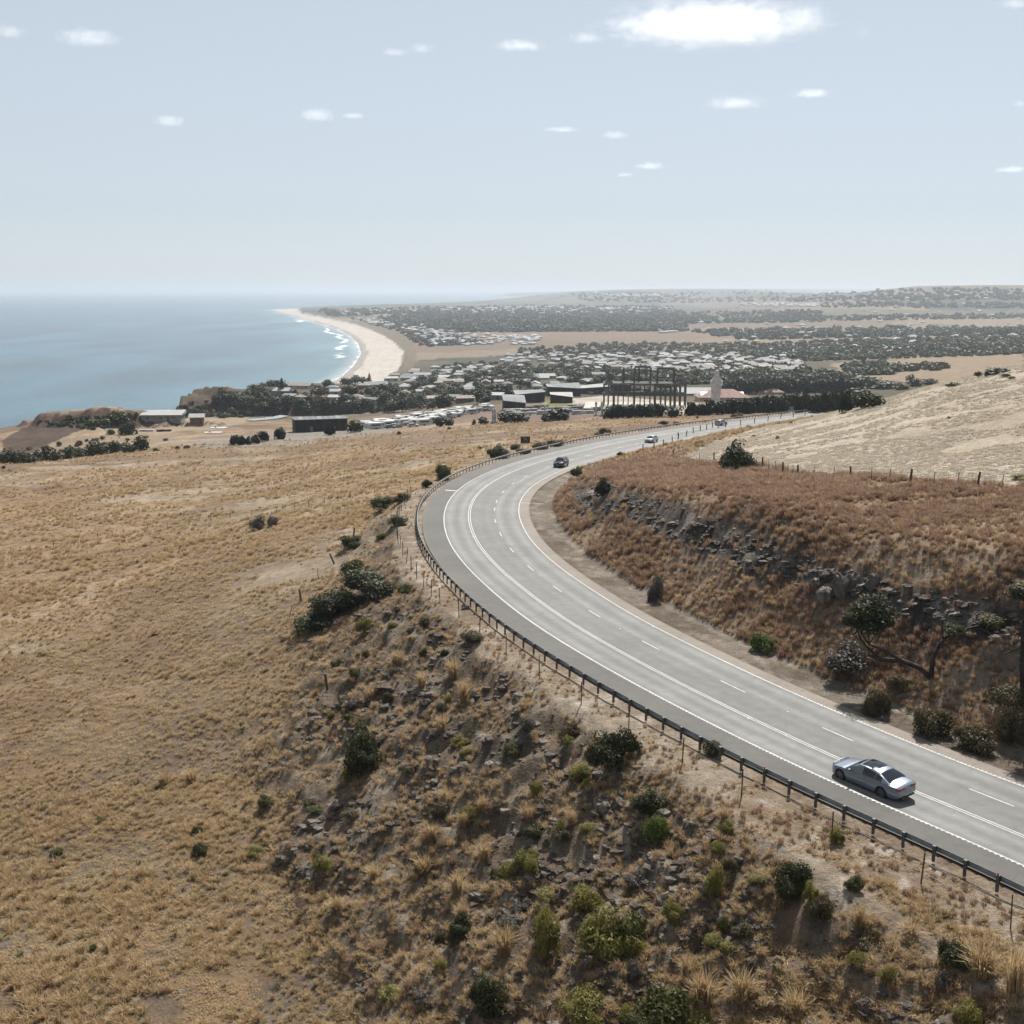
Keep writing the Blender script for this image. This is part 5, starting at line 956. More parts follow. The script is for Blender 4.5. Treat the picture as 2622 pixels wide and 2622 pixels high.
NEARH = [(718,1012,52,'white','gable'),(741,1023,30,'grey','skillion'),(771,1026,30,'tan','hip'),(770,996,60,'tan','gable'),(851,1001,28,'grey','hip'),(851,1013,41,'white','gable'),(820,1026,32,'red','gable'),(852,1028,34,'white','skillion'),(911,1028,36,'tan','hip'),(927,1033,26,'tan','hip'),(950,1033,38,'grey','gable'),(930,995,32,'tan','hip'),(962,993,58,'grey','gable'),(1002,976,34,'white','skillion'),(1046,975,40,'grey','gable'),(1082,966,44,'white','gable'),(1133,972,33,'white','skillion'),(1173,981,27,'white','skillion'),(1075,1010,19,'white','gable'),(1190,1031,44,'tan','gable'),(1168,1028,36,'green','skillion'),(1268,1024,38,'white','skillion'),(1037,1017,26,'tan','hip'),(1202,1008,26,'grey','gable'),(1145,956,26,'white','gable'),(1120,958,30,'grey','gable'),(1065,953,22,'white','gable'),(1222,958,20,'white','hip'),(1177,960,16,'white','gable'),(1250,952,22,'grey','hip'),(1277,985,24,'white','gable'),(1128,1027,14,'white','hip'),(1100,1032,28,'tan','skillion'),(505,1083,22,'white','gable'),(1300,990,24,'tan','hip'),(1440,975,28,'white','hip'),(1400,970,40,'white','gable'),(1510,985,18,'white','gable'),(1420,990,20,'grey','gable')]
DS = {'white': 'white', 'grey': 'grey', 'tan': 'tan', 'red': 'terracotta red', 'green': 'olive'}; KS = {'hip': 'hipped', 'gable': 'gabled', 'skillion': 'single-slope'}
for u, v, w, rf, kd in NEARH:
    P = hit([u], [v])[0]; d = depth_of(P); W = w / FPX * d; L_ = float(np.clip(round(W * .92 / 2) * 2, 6, 18)); house(P, random.uniform(-.25, .25), kd, L_, min(9., max(6., L_ * .6)), rf, random.randrange(4), f'{DS[rf]} {KS[kd]}-roofed house among the trees of the near hamlet', 'houses of the near hamlet', True, W / L_ if W > L_ * .7 else 1.)
# long white-roofed house alone on the flat by the sea
P = Vector(hit1(418, 1076)); d = depth_of(P); house(P, .05, 'skillion', 18., 9., 'white', 3, 'long white-roofed house on the open flat above the sea', None, True, 1.0)
# random houses of the suburbs
def rnd_px(poly, n):
    p = np.array(poly); out = []
    while len(out) < n:
        u = RNG.uniform(p[:, 0].min(), p[:, 0].max(), n * 3); v = RNG.uniform(p[:, 1].min(), p[:, 1].max(), n * 3); k = inpoly(u, v, poly); out += list(zip(u[k], v[k]))
    return np.array(out[:n])
def spread(P, dmin):
    keep = []
    for p in P:
        if p[0] == p[0] and all((p[0] - q[0]) ** 2 + (p[1] - q[1]) ** 2 > dmin ** 2 for q in keep): keep.append(p)
    return keep
SUB = [([(1290,908),(1600,904),(1900,904),(2060,932),(2030,955),(1700,958),(1560,948),(1430,928),(1290,932)], 400, 190, ('white', 'white', 'grey', 'grey', 'grey', 'tan'), 'house in the dense new suburb on the plain', 'houses of the dense suburb', 13.),
       ([(1000,965),(1120,942),(1300,935),(1300,990),(1200,1000),(1040,1000)], 120, 34, ('white', 'grey', 'tan', 'white'), 'house between trees at the back of the near hamlet', 'houses at the back of the near hamlet', 20.),
       ([(1180,935),(1430,932),(1560,950),(1720,962),(1720,985),(1560,985),(1300,1000)], 60, 28, ('white', 'white', 'grey', 'tan'), 'house scattered among the trees below the suburb', 'houses among trees below the suburb', 26.),
       ([(1900,900),(2120,888),(2350,884),(2420,892),(2320,905),(2100,915),(1950,918)], 60, 34, ('white', 'grey', 'white'), 'house in the leafy hamlet beyond the tan paddock', 'houses of the leafy hamlet', 24.),
       ([(1060,856),(1230,850),(1370,866),(1360,884),(1110,884)], 60, 34, ('white', 'white', 'grey'), 'house of the settlement behind the curving beach', 'houses behind the beach', 26.)]
for poly, n, lim, roofs, lb, gp, sp in SUB:
    q = rnd_px(poly, n); H_ = [p for p in spread(hit(q[:, 0], q[:, 1]), sp)][:lim]
    for p in H_:
        kd = random.choice(('hip', 'hip', 'gable')); ln = random.choice((14., 16., 18.)); rf = random.choice(roofs); house(p, random.choice((0, .1, -.15, 1.5)) + random.uniform(-.1, .1), kd, ln, 10., rf, random.randrange(2), ('long ' if ln > 17 else 'compact ' if ln < 15 else '') + f'{DS[rf]} {KS[kd]}-roofed ' + lb, gp, False, .78)
# farthest houses: too small to tell apart
fm = []
for k, rf in enumerate(('white', 'white', 'grey')):
    b = MB(); b.box((0, 0, 1.2), (14, 9, 3.6), m=0); a, c_, h = 7.6, 5.1, 3.0; t = [(-3, 0, 5.4), (3, 0, 5.4)]; B_ = [(-a, -c_, h), (a, -c_, h), (a, c_, h), (-a, c_, h)]
    for q in ([B_[0], B_[1], t[1], t[0]], [B_[1], B_[2], t[1]], [B_[2], B_[3], t[0], t[1]], [B_[3], B_[0], t[0]]): b.quad(q, 1)
    fm.append(b.mesh('far_house', [M_WALL[1], M_ROOF[rf]]))
FP = []
for poly, n in [([(860,796),(1100,790),(1350,786),(1720,789),(1720,803),(1300,803),(1000,801),(880,808)], 620), ([(900,812),(1060,826),(1180,850),(1120,858),(950,830)], 110), ([(1060,852),(1380,862),(1370,886),(1110,886)], 110), ([(1900,778),(2100,778),(2100,786),(1900,785)], 120), ([(1550,755),(1690,755),(1690,760),(1550,760)], 90), ([(1700,800),(2622,760),(2622,900),(1900,900)], 110), ([(1260,750),(1700,745),(2622,745),(2622,770),(1500,775)], 80), ([(1560,826),(1760,826),(1760,850),(1700,855)], 20)]:
    q = rnd_px(poly, n); h_ = hit(q[:, 0], q[:, 1]); FP += [p for p in h_ if p[0] == p[0] and p[2] > 1.5]
FP = np.array(FP); scatter('far_off_houses', FP, np.clip(np.hypot(FP[:, 0], FP[:, 1]) / 4500, 1.0, 2.2) * (.7 + .6 * RNG.random(len(FP))), RNG.random(len(FP)) * 3, fm)

# trees of the hamlet (single) and of the plain (mass)
NH = np.array([(u, v, w) for u, v, w, _a, _b in NEARH] + [(418, 1076, 100)])
def hides_house(p, m=17):
    U, V_ = project(p[0], p[1], p[2]); return bool(np.any((np.abs(NH[:, 0] - U) < NH[:, 2] * .5 + 5) & (V_ > NH[:, 1] - 3) & (V_ < NH[:, 1] + m)))
CGM = CRF['gum'] + CRF['dark'][:2] + CRF['mid'][:1]
TP = [([(560,1012),(700,1000),(760,1030),(1000,1035),(1200,1020),(1290,1010),(1300,1040),(1180,1050),(900,1062),(760,1062),(560,1050)], 150, 9.), ([(650,1005),(1000,978),(1300,950),(1560,955),(1740,972),(1740,1005),(1300,1010),(1180,1030),(900,1030),(700,1030)], 300, 11.)]
nt_ = 0
for poly, n, dm in TP:
    q = rnd_px(poly, n)
    for p in hit(q[:, 0], q[:, 1]):
        if p[0] != p[0] or nt_ > 215 or p[1] > 1500 or hides_house(p): continue
        hgt = random.uniform(5.5, 10.); w = hgt * random.uniform(.42, .62); k = nt_ % len(CGM); o = empty('gum_tree', tuple(map(float, p)), random.random() * 6.28, ('tall ' if hgt > 8.3 else 'mid-sized ' if hgt > 6.8 else 'short ') + ('grey-green', 'grey-green', 'grey-green', 'grey-green', 'dark green', 'dark green', 'fresh green')[k] + (' broad' if w > hgt * .52 else ' narrow') + ' tree growing between the houses of the near hamlet', 'tree', 'trees of the near hamlet'); nt_ += 1
        link('crown', CGM[k], o, (0, 0, hgt * .60), None, (w * 1.25, w * 1.25, hgt * .52)); link('trunk', TRUNKS[k % 3], o, None, None, (w * 1.1, w * 1.1, hgt * .6))
BLOB = [crown_mesh('far_crown', 'gum', n=150, radii=(1, 1, .8), size=.34, seed=700 + q, lobes=7, fill=.3, lobe_r=.55, aspect=1.4) for q in range(4)] + [crown_mesh('far_crown', 'dark', n=150, radii=(1, 1, .8), size=.34, seed=720 + q, lobes=7, fill=.3, lobe_r=.55, aspect=1.4) for q in range(2)] + [crown_mesh('far_crown', 'mid', n=150, radii=(1, 1, .7), size=.34, seed=740, lobes=7, fill=.3, lobe_r=.55, aspect=1.4), crown_mesh('far_crown', 'brown', n=120, radii=(1, 1, .6), size=.34, seed=741, lobes=6, fill=.3, lobe_r=.5, aspect=1.4)]
def mass(name, specs):
    A = []; S_ = []
    for poly, n, s0, s1 in specs:
        q = rnd_px(poly, n); h_ = hit(q[:, 0], q[:, 1]); k = (h_[:, 0] == h_[:, 0]) & (h_[:, 2] > 1.2); h_ = h_[k]; h_ = np.array([p for p in h_ if p[1] > 1300 or not hides_house(p, 12)]); s_ = s0 * .6 + (s1 - s0 * .6) * RNG.random(len(h_)) ** 1.6; h_[:, 2] += s_ * .42; A.append(h_); S_.append(s_)
    A = np.concatenate(A); S_ = np.concatenate(S_); scatter(name, A, S_, RNG.random(len(A)) * 6.28, BLOB)
mass('hamlet_undergrowth', [([(560,1012),(1000,985),(1300,950),(1740,965),(1740,1010),(1300,1012),(1200,1040),(900,1062),(760,1062),(700,1050)], 900, 1.8, 4.2), ([(470,1055),(700,1055),(760,1062),(560,1072),(470,1072)], 60, 2, 4)])
mass('coastal_scrub', [([(95,1080),(180,1070),(300,1070),(330,1090),(240,1102),(150,1092)], 110, .8, 1.9), ([(400,1058),(480,1034),(560,1018),(660,1014),(660,1045),(540,1058),(430,1066)], 150, 1., 2.4), ([(0,1135),(120,1150),(260,1120),(380,1118),(300,1140),(100,1175),(0,1180)], 40, .5, 1.2)])
mass('suburb_trees', [([(1150,935),(1300,930),(1560,950),(1740,965),(1740,985),(1300,985),(1050,985)], 650, 3.5, 6.5), ([(1290,905),(1900,902),(2060,932),(2030,958),(1700,962),(1430,930)], 800, 2.5, 4.6), ([(1700,955),(2080,952),(2160,970),(1900,985),(1740,985)], 330, 4, 7), ([(1330,895),(1560,880),(1900,880),(1900,904),(1330,908)], 420, 4, 7), ([(2160,940),(2270,930),(2275,960),(2170,968)], 90, 5, 8)])
mass('scrub_forest', [([(1080,800),(1750,796),(1760,848),(1400,850),(1180,852),(1000,832),(960,815)], 2600, 8, 15), ([(800,796),(1000,790),(1350,783),(1720,786),(1720,800),(1300,802),(1000,805),(860,812)], 1000, 8, 16), ([(880,812),(1100,838),(1240,880),(1080,890),(1020,850)], 420, 4, 8), ([(1750,800),(2100,796),(2100,825),(1760,830)], 420, 8, 14)])
mass('plain_tree_belts', [([(1900,884),(2622,858),(2622,892),(2350,905),(2100,918),(1900,920)], 1000, 5, 9), ([(2060,918),(2622,898),(2622,908),(2060,926)], 320, 4, 7), ([(2270,945),(2420,938),(2420,948),(2270,955)], 60, 4, 7), ([(1750,848),(2100,842),(2622,840),(2622,858),(2100,868),(1900,872)], 700, 7, 13), ([(1850,812),(2622,805),(2622,816),(1900,824)], 420, 7, 12), ([(2100,775),(2622,778),(2622,790),(2100,788)], 320, 7, 13), ([(1430,770),(2622,750),(2622,768),(1700,776)], 500, 9, 18), ([(1600,748),(2622,738),(2622,752),(1600,756)], 220, 9, 18), ([(1450,752),(1800,750),(1800,768),(1500,772)], 200, 9, 18)])

# ---------------- hall, temple frame, statue and what stands round them
M_BLACKW = mat('charred_timber_cladding', (.022, .021, .02), .8, noise=(1.5, .4)); M_BROWNW = mat('brown_timber_cladding', (.06, .042, .03), .8, noise=(1.5, .4)); M_CONC = mat('weathered_concrete', (.12, .112, .105), .9, noise=(.5, .4), bump=(2, .3)); M_STONE = mat('pale_stone', (.66, .64, .61), .85, noise=(.7, .3)); M_SOLAR = mat('solar_glass', (.12, .13, .155), .5, spec=.3); M_SHEET = mat('silver_sheet', (.34, .37, .40), .35, .4); M_TARP = mat('green_tarpaulin', (.012, .085, .06), .6); M_CWHITE = mat('caravan_white', (.66, .65, .62), .5, noise=(.8, .12)); M_CGREY = mat('dusty_grey', (.24, .24, .235), .7, noise=(.8, .3))
B0 = Vector(hit1(758, 1108)); C0 = Vector(hit1(877, 1094)); rz = .30; Lh = 119 * depth_of(B0) / FPX * 1.12; ax_ = Vector((Lh, 0, 0)); o = empty('timber_hall', B0, rz, 'long low black timber hall with a flat panelled roof beside the car park', 'building'); Wd = 10.; hh = 4.9
nb = 16
for k in range(nb):
    b = MB(); b.box((Lh * (k + .5) / nb, .12, hh / 2 - .6), (Lh / nb - .06, .24, hh + 1.2)); b.build('cladding_panel', M_BROWNW if k % 5 == 3 else M_BLACKW, o)
b = MB(); b.box((Lh / 2, Wd / 2 + .2, hh / 2 - .7), (Lh - .3, Wd - .3, hh + 1.2)); b.build('wall', M_BLACKW, o)
for k in range(6): b = MB(); b.box((.12 - .2, Wd * (k + .5) / 6, hh / 2 - .6), (.24, Wd / 6 - .06, hh + 1.2)); b.build('cladding_panel', M_BLACKW, o)
b = MB(); b.box((Lh / 2, Wd / 2, hh + .15), (Lh + 1.2, Wd + 1.2, .3)); rf_ = b.build('roof', M_ROOF['dark'], o)
for k in range(7):
    b = MB(); b.box((Lh * (.12 + .12 * k), Wd * .45, hh + .42), (Lh * .10, Wd * .6, .12), tilt=Matrix.Rotation(.06, 3, 'X')); b.build('roof_panel', M_SOLAR if k % 3 else M_CGREY, rf_)
b = MB(); b.box((Lh * .30, -.02, 1.1), (1.4, .12, 2.3)); b.build('door', M_CGREY, o)
P = Vector(hit1(655, 1079)); Q = Vector(hit1(738, 1068)); o = empty('panel_array', P, math.atan2((Q - P).y, (Q - P).x), 'sloping array of bright silver panels left of the black hall', 'panels'); Ln = (Q - P).length
_rz = o.rotation_euler.z
for k in range(10):
    lx, ly = Ln * (k + .5) / 10, 2.5; wx = P.x + lx * math.cos(_rz) - ly * math.sin(_rz); wy = P.y + lx * math.sin(_rz) + ly * math.cos(_rz); b = MB(); b.box((0, 0, 0), (Ln / 10 - .15, 5.0, .1), tilt=Matrix.Rotation(.08, 3, 'X')); b.build('panel', M_SHEET, o, (lx, ly, float(gz(wx, wy)) - P.z + .75))
b = MB()
for k in range(5): b.box((Ln * k / 5 + 1, 3, -.3), (.15, .15, 1.0))
b.build('support', M_CGREY, o)
# unfinished concrete frame
P = Vector(hit1(1650, 1046)); sc_ = depth_of(P) / FPX; o = empty('unfinished_temple', P, -.10, 'unfinished grey concrete frame of columns and beams on a white slab', 'building frame')
def colm(x_, y_, z0, z1, w=.75): b = MB(); b.box((x_, y_, (z0 + z1) / 2), (w, w, z1 - z0)); b.build('column', M_CONC, o)
def beam(a, c_, w=.6, h=.75):
    a, c_ = Vector(a), Vector(c_); m_ = (a + c_) / 2; d = c_ - a; b = MB(); b.box((0, 0, 0), (d.length, w, h)); b.build('beam', M_CONC, o, m_, (0, 0, math.atan2(d.y, d.x)))
X_ = [-19, -17, -14.4, -12.4, -9.9, -7.6, -4.8, -2, 0, 2.6, 4.9, 7.6, 9.8, 12.2, 14.2, 16.6, 19]; Y_ = [0, 6, 12, 18]; z1, z2, z3 = 6.0, 10.8, 18.6
for i, a in enumerate(X_):
    for j, c_ in enumerate(Y_): colm(a, c_, -1.5, z2, 1.0 if (i % 4 == 2 and j in (1, 2)) else .40)
for c_ in Y_:
    for i in range(16): beam((X_[i] + .3, c_, z1), (X_[i + 1] - .3, c_, z1), .4, .5); beam((X_[i] + .3, c_, z2 + .1), (X_[i + 1] - .3, c_, z2 + .1), .5, .6)
for a in X_[::4]:
    for j in range(3): beam((a, Y_[j] + .3, z1 - .02), (a, Y_[j + 1] - .3, z1 - .02)); beam((a, Y_[j] + .3, z2 + .08), (a, Y_[j + 1] - .3, z2 + .08))
b = MB(); b.box((0, 9, z2 + .5), (30, 13, .16)); b.build('deck', M_CONC, o)
for y_, xs_, zt in ((5.5, (-9.9, -4.8, 2.7), z3), (13, (-9.9, -2.7, 2.7), z3 - .4), (6, (5.9, 13.6), z3 - .7), (13.5, (5.9, 13.6), z3 - 1), (8, (19,), 13.6), (2, (19, 14.2), 13.)):
    for a in xs_: colm(a, y_, z2 + .5, zt, .8)
    if len(xs_) > 1: beam((xs_[-2], y_, zt + .3), (xs_[-1], y_, zt + .3), .9, .9)
    if len(xs_) > 2: beam((xs_[0], y_, z2 + 3.3), (xs_[1], y_, z2 + 3.3))
beam((13.6, 7, 13.6), (19, 7.5, 13.6)); beam((5.9, 6, 14.0), (13.6, 6, 14.0), .5, .6); beam((-9.9, 5.5, 13.2), (-4.8, 5.5, 13.2), .5, .6)
b = MB(); b.box((0, 9, -1.0), (52, 34, .6)); tag(b.build('stone_slab', mat('white_paving', (.62, .57, .49), .9, noise=(.3, .2)), None, P + Vector((-2, 2, 1.0)), (0, 0, -.1)), kind='structure')
# statue
P = Vector(hit1(1832, 1042)); o = empty('robed_statue', P, .2, 'tall pale stone statue of a standing robed figure above the dark hedge', 'statue'); H_ = 95 * depth_of(P) / FPX / 17.6
pr = [(-1., 2.1, 1.9), (0, 2.1, 1.9), (3, 2.05, 1.8), (6, 2.15, 1.75), (8.5, 2.4, 1.85), (10.5, 2.75, 2.05), (12, 2.75, 1.95), (13, 2.45, 1.75), (13.8, 1.75, 1.5), (14.3, 1.35, 1.3), (14.9, 1.32, 1.35), (15.8, 1.3, 1.35), (16.5, 1.12, 1.2), (17.1, .85, .9), (17.45, .5, .5), (17.6, .05, .05)]
b = MB(); n = 28
for z_, rx, ry in pr:
    for k in range(n):
        a = 2 * math.pi * k / n; f_ = 1 + (.05 * math.sin(9 * a + z_ * .5) * max(0, min(1, (11 - z_) / 4))); b.v.append((rx * f_ * math.cos(a) * H_, ry * f_ * math.sin(a) * H_ - (.25 * H_ if z_ > 14 else 0), z_ * H_))
for i in range(len(pr) - 1):
    for k in range(n): b.f.append((i * n + k, i * n + (k + 1) % n, (i + 1) * n + (k + 1) % n, (i + 1) * n + k)); b.m.append(0)
b.build('robe', M_STONE, o, smooth_sh=True)
for sgn in (1, -1): b = MB(); b.tube([(sgn * 2.2 * H_, 0, 12.6 * H_), (sgn * 2.45 * H_, -.5 * H_, 10.8 * H_), (sgn * 1.5 * H_, -1.9 * H_, 10.2 * H_), (sgn * .3 * H_, -2.2 * H_, 10.9 * H_)], [.75 * H_, .85 * H_, .7 * H_, .35 * H_], 10); b.build('sleeve', M_STONE, o, smooth_sh=True)
b = MB(); b.box((0, 0, -.9 * H_), (6.2 * H_, 5.4 * H_, 1.8 * H_)); b.build('plinth', M_STONE, o)
# folded-roof black pavilions
def pavilion(u, v, w, hpx, hts, rz, label, rc='grey'):
    P = Vector(hit1(u, v)); k = depth_of(P) / FPX; W = w * k; D_ = W * .75; h = hpx * k; o = empty('folded_roof_pavilion', P, rz, label, 'building'); B_ = [(-W / 2, 0), (W / 2, 0), (W / 2, D_), (-W / 2, D_)]; z = [h * q for q in hts]; m_ = (0, D_ / 2, h * hts[4])
    b = MB()
    for i in range(4):
        j = (i + 1) % 4; b.quad([(*B_[i], -1.5), (*B_[j], -1.5), (*B_[j], z[j]), (*B_[i], z[i])])
    b.build('wall', M_BLACKW, o); e = 1.05; b = MB(); T_ = [(B_[i][0] * e, (B_[i][1] - D_ / 2) * e + D_ / 2, z[i] + .12) for i in range(4)]
    for i in range(4): b.quad([T_[i], T_[(i + 1) % 4], (m_[0], m_[1], m_[2] + .12)]); b.quad([(*T_[(i + 1) % 4][:2], T_[(i + 1) % 4][2] - .25), (*T_[i][:2], T_[i][2] - .25), (m_[0], m_[1], m_[2] - .13)])
    for i in range(4): j = (i + 1) % 4; b.quad([(*T_[i][:2], T_[i][2] - .25), (*T_[j][:2], T_[j][2] - .25), T_[j], T_[i]])
    b.build('roof', M_ROOF[rc], o); b = MB(); b.box((W * .1, -.05, h * .35), (W * .18, .15, h * .5)); b.build('window', M_WIN, o)
pavilion(1318, 1050, 56, 27, (.9, .65, 1.25, 1.35, 1.15), .1, 'small black pavilion with folded pale roof beside round bushes'); pavilion(1358, 1030, 74, 26, (.75, 1.0, 1.05, 1.0, .72), .1, 'wide black pavilion with folded grey roof behind the small one'); pavilion(1438, 1032, 56, 20, (1.1, .75, 1.2, 1.2, 1.0), 0, 'black pavilion with wedge roof beside the round lawn', 'white')
pavilion(1445, 1014, 84, 20, (1.2, .95, 1.45, 1.3, .8), .05, 'long black pavilion with a zigzag roof behind the lawn'); pavilion(1525, 1010, 70, 18, (.9, 1.1, 1.35, 1.0, .8), .1, 'black pavilion with butterfly roof next to the concrete frame', 'white'); pavilion(1590, 1004, 50, 18, (1.2, 1.0, 1.3, 1.3, 1.0), 0, 'black pavilion half hidden behind the concrete frame', 'white')
# shed and red-roofed buildings behind the hedge
def big(u, v, w, hpx, kind, roof, wall, label, rz=0, solar=0):
    P = Vector(hit1(u, v)) - Vector((0, 0, 1.6)); k = depth_of(P) / FPX; W = w * k; o = house(P, rz, kind, 20., 12., roof, wall, label, None, True, W / 20., 'building', 'long_building')
    for q in range(solar): b = MB(); b.box((-8.4 + 1.9 * q, -3.7, 4.05), (1.75, 3.9, .08), tilt=Matrix.Rotation(math.atan(.24 * 2 * 12 / 13.1), 3, 'X')); b.build('solar_panel', M_SOLAR, o)
    return o
big(1782, 1012, 92, 30, 'gable', 'white', 3, 'long dark shed with a white roof behind the statue', .0, 3); big(1850, 1026, 130, 25, 'hip', 'pink', 1, 'faded red-roofed building carrying solar panels behind the dark hedge', 0, 9); big(1960, 1008, 84, 18, 'hip', 'pink', 1, 'faded red-roofed hall between the two dark tree rows', 0)
# yard of caravans, boats and trailers
def caravan_parts(kind):
    b = MB(); L_, W_, H_ = 5.6, 2.2, 2.1
    pr_ = [(-L_ / 2, .5), (-L_ / 2 + .1, 1.9), (-L_ / 2 + .6, 2.45), (L_ / 2 - .9, 2.45), (L_ / 2 - .2, 1.7), (L_ / 2, .9), (L_ / 2 - .1, .5)]
    for s_ in (-1, 1): b.quad([(a, s_ * W_ / 2, z_) for a, z_ in (pr_ if s_ > 0 else pr_[::-1])])
    for i in range(len(pr_)): a, c_ = pr_[i], pr_[(i + 1) % len(pr_)]; b.quad([(a[0], -W_ / 2, a[1]), (c_[0], -W_ / 2, c_[1]), (c_[0], W_ / 2, c_[1]), (a[0], W_ / 2, a[1])])
    body = b.mesh('body', M_CWHITE); b = MB(); b.box((0, 0, 1.65), (3.6, W_ + .04, .55)); win = b.mesh('window', M_WIN); b = MB(); b.tube([(0, -1.12, .33), (0, 1.12, .33)], .33, 12); wh = b.mesh('wheel', M_TYRE)
    b = MB(); b.tube([(L_ / 2 - .1, 0, .45), (L_ / 2 + 1.1, 0, .4)], .06, 5); return body, win, wh, b.mesh('drawbar', M_CGREY)
CV = caravan_parts(0)
def boat_parts():
    b = MB(); st_ = [(-2.8, .9, .5, 1.5), (-1, 1.05, .4, 1.6), (1.2, .9, .45, 1.75), (2.6, .25, .9, 1.95), (3.0, .02, 1.5, 2.0)]
    for i in range(4):
        a, c_ = st_[i], st_[i + 1]
        for s_ in (1, -1): b.quad([(a[0], 0, a[2]), (c_[0], 0, c_[2]), (c_[0], s_ * c_[1], c_[3]), (a[0], s_ * a[1], a[3])]); b.quad([(a[0], s_ * a[1], a[3]), (c_[0], s_ * c_[1], c_[3]), (c_[0], 0, c_[3] + .5), (a[0], 0, a[3] + .45)], 1)
    b.quad([(-2.8, 0, .5), (-2.8, .9, 1.5), (-2.8, 0, 1.95), (-2.8, -.9, 1.5)]); return b.mesh('hull', [M_CWHITE, M_TARP])
BT_ = boat_parts()
def car_box(m_): b = MB(); b.box((0, 0, .62), (4.3, 1.75, .75)); b.quad([(-1.9, -.8, 1.0), (1.0, -.8, 1.0), (.4, -.65, 1.5), (-1.5, -.65, 1.5)], 1); b.quad([(1.0, .8, 1.0), (-1.9, .8, 1.0), (-1.5, .65, 1.5), (.4, .65, 1.5)], 1); b.quad([(-1.5, -.65, 1.5), (.4, -.65, 1.5), (.4, .65, 1.5), (-1.5, .65, 1.5)], 0); b.quad([(1.0, -.8, 1.0), (1.0, .8, 1.0), (.4, .65, 1.5), (.4, -.65, 1.5)], 1); b.quad([(-1.9, .8, 1.0), (-1.9, -.8, 1.0), (-1.5, -.65, 1.5), (-1.5, .65, 1.5)], 1); return b.mesh('body', [m_, M_WIN])
CB = [car_box(M_CWHITE), car_box(M_CGREY), car_box(M_SHEET)]
q = rnd_px([(930,1092),(1000,1076),(1130,1058),(1250,1044),(1262,1050),(1150,1074),(1080,1092),(960,1100)], 600); yard = spread(hit(q[:, 0], q[:, 1]), 4.4)[:105]
for k, p in enumerate(yard):
    rz = random.choice((.35, .35, .45, 1.9)) + random.uniform(-.12, .12); t = random.random()
    if t < .6:
        o = empty('caravan', tuple(map(float, p)), rz, 'white caravan parked in the crowded storage yard', 'caravan', 'caravans of the storage yard'); o.scale = (1.05,) * 3
        link('body', CV[0], o); link('window', CV[1], o); link('wheel', CV[2], o); link('drawbar', CV[3], o)
    elif t < .8:
        o = empty('trailer_boat', tuple(map(float, p)), rz, 'boat under a green cover on a trailer in the storage yard', 'boat', 'boats of the storage yard'); link('hull', BT_, o); link('wheel', CV[2], o)
    else:
        o = empty('parked_car', tuple(map(float, p)), rz, 'car parked among the caravans of the storage yard', 'car', 'cars of the storage yard'); link('body', CB[k % 3], o); 
        for a in (1.3, -1.3): link('wheel', CV[2], o, (a, 0, 0), None, (.95, .82, .95))
# stacked stone and pillars by the temple ground
q = rnd_px([(1395,1042),(1480,1036),(1500,1040),(1545,1052),(1530,1062),(1400,1062),(1310,1066),(1300,1056)], 260); st_ = spread(hit(q[:, 0], q[:, 1]), 4.2)[:42]
bl_ = []
for k in range(3):
    b = MB()
    for i in range(3): b.box((random.uniform(-.15, .15), random.uniform(-.1, .1), .3 + .5 * i), (4.6 - .3 * i, 1.5, .44), rz=random.uniform(-.04, .04))
    bl_.append(b.mesh('stone_blocks', M_STONE if k < 2 else M_CGREY))
for k, p in enumerate(st_): tag(link('stone_stack', bl_[k % 3], None, tuple(map(float, p)), (0, 0, .2 + random.uniform(-.15, .15)), (random.uniform(.7, 1.4), 1, random.uniform(.6, 1.3))), 'stack of pale stone blocks stored on bare ground before the concrete frame', 'stone stack', 'stacked stone by the concrete frame')
b = MB(); b.box((0, 0, .3), (1.3, 1.3, .8)); b.tube([(0, 0, .6), (0, 0, 4.2), (0, 0, 4.5), (0, 0, 5.2), (0, 0, 5.6)], [.42, .36, .55, .42, .05], 8); pil = b.mesh('pillar', M_STONE)
for u, v in [(1262, 1083), (1267, 1083), (1526, 1066), (1541, 1066), (1395, 1072)]: tag(link('stone_pillar', pil, None, hit1(u, v), (0, 0, random.random())), 'slim pale stone pillar standing at the edge of the field', 'pillar', 'stone pillars along the field edge')
# rubble and platforms on the flat by the sea
for u, v, w, lb in [(420, 1105, 42, 'row of dark timber stacks lying on the flat'), (375, 1105, 18, 'small pale pile lying on the flat')]:
    P = Vector(hit1(u, v)); b = MB()
    for k in range(4): b.box((-2.4 + 1.6 * k, random.uniform(-.4, .4), .4), (1.5, 1.4, .8 + .3 * (k % 2)))
    tag(b.build('timber_stack', M_BROWNW if w > 20 else M_STONE, None, P, (0, 0, .05)), lb, 'stack')
for u, v in [(560, 1096), (546, 1108)]:
    P = Vector(hit1(u, v)); b = MB(); b.box((0, 0, .1), (7, 3.5, .3)); b.box((-1.4, .5, .5), (.8, .6, .7)); tag(b.build('concrete_pad', M_STONE, None, P, (0, 0, .1)), 'white concrete pad on the flat below the black hall', 'pad', 'concrete pads on the flat')

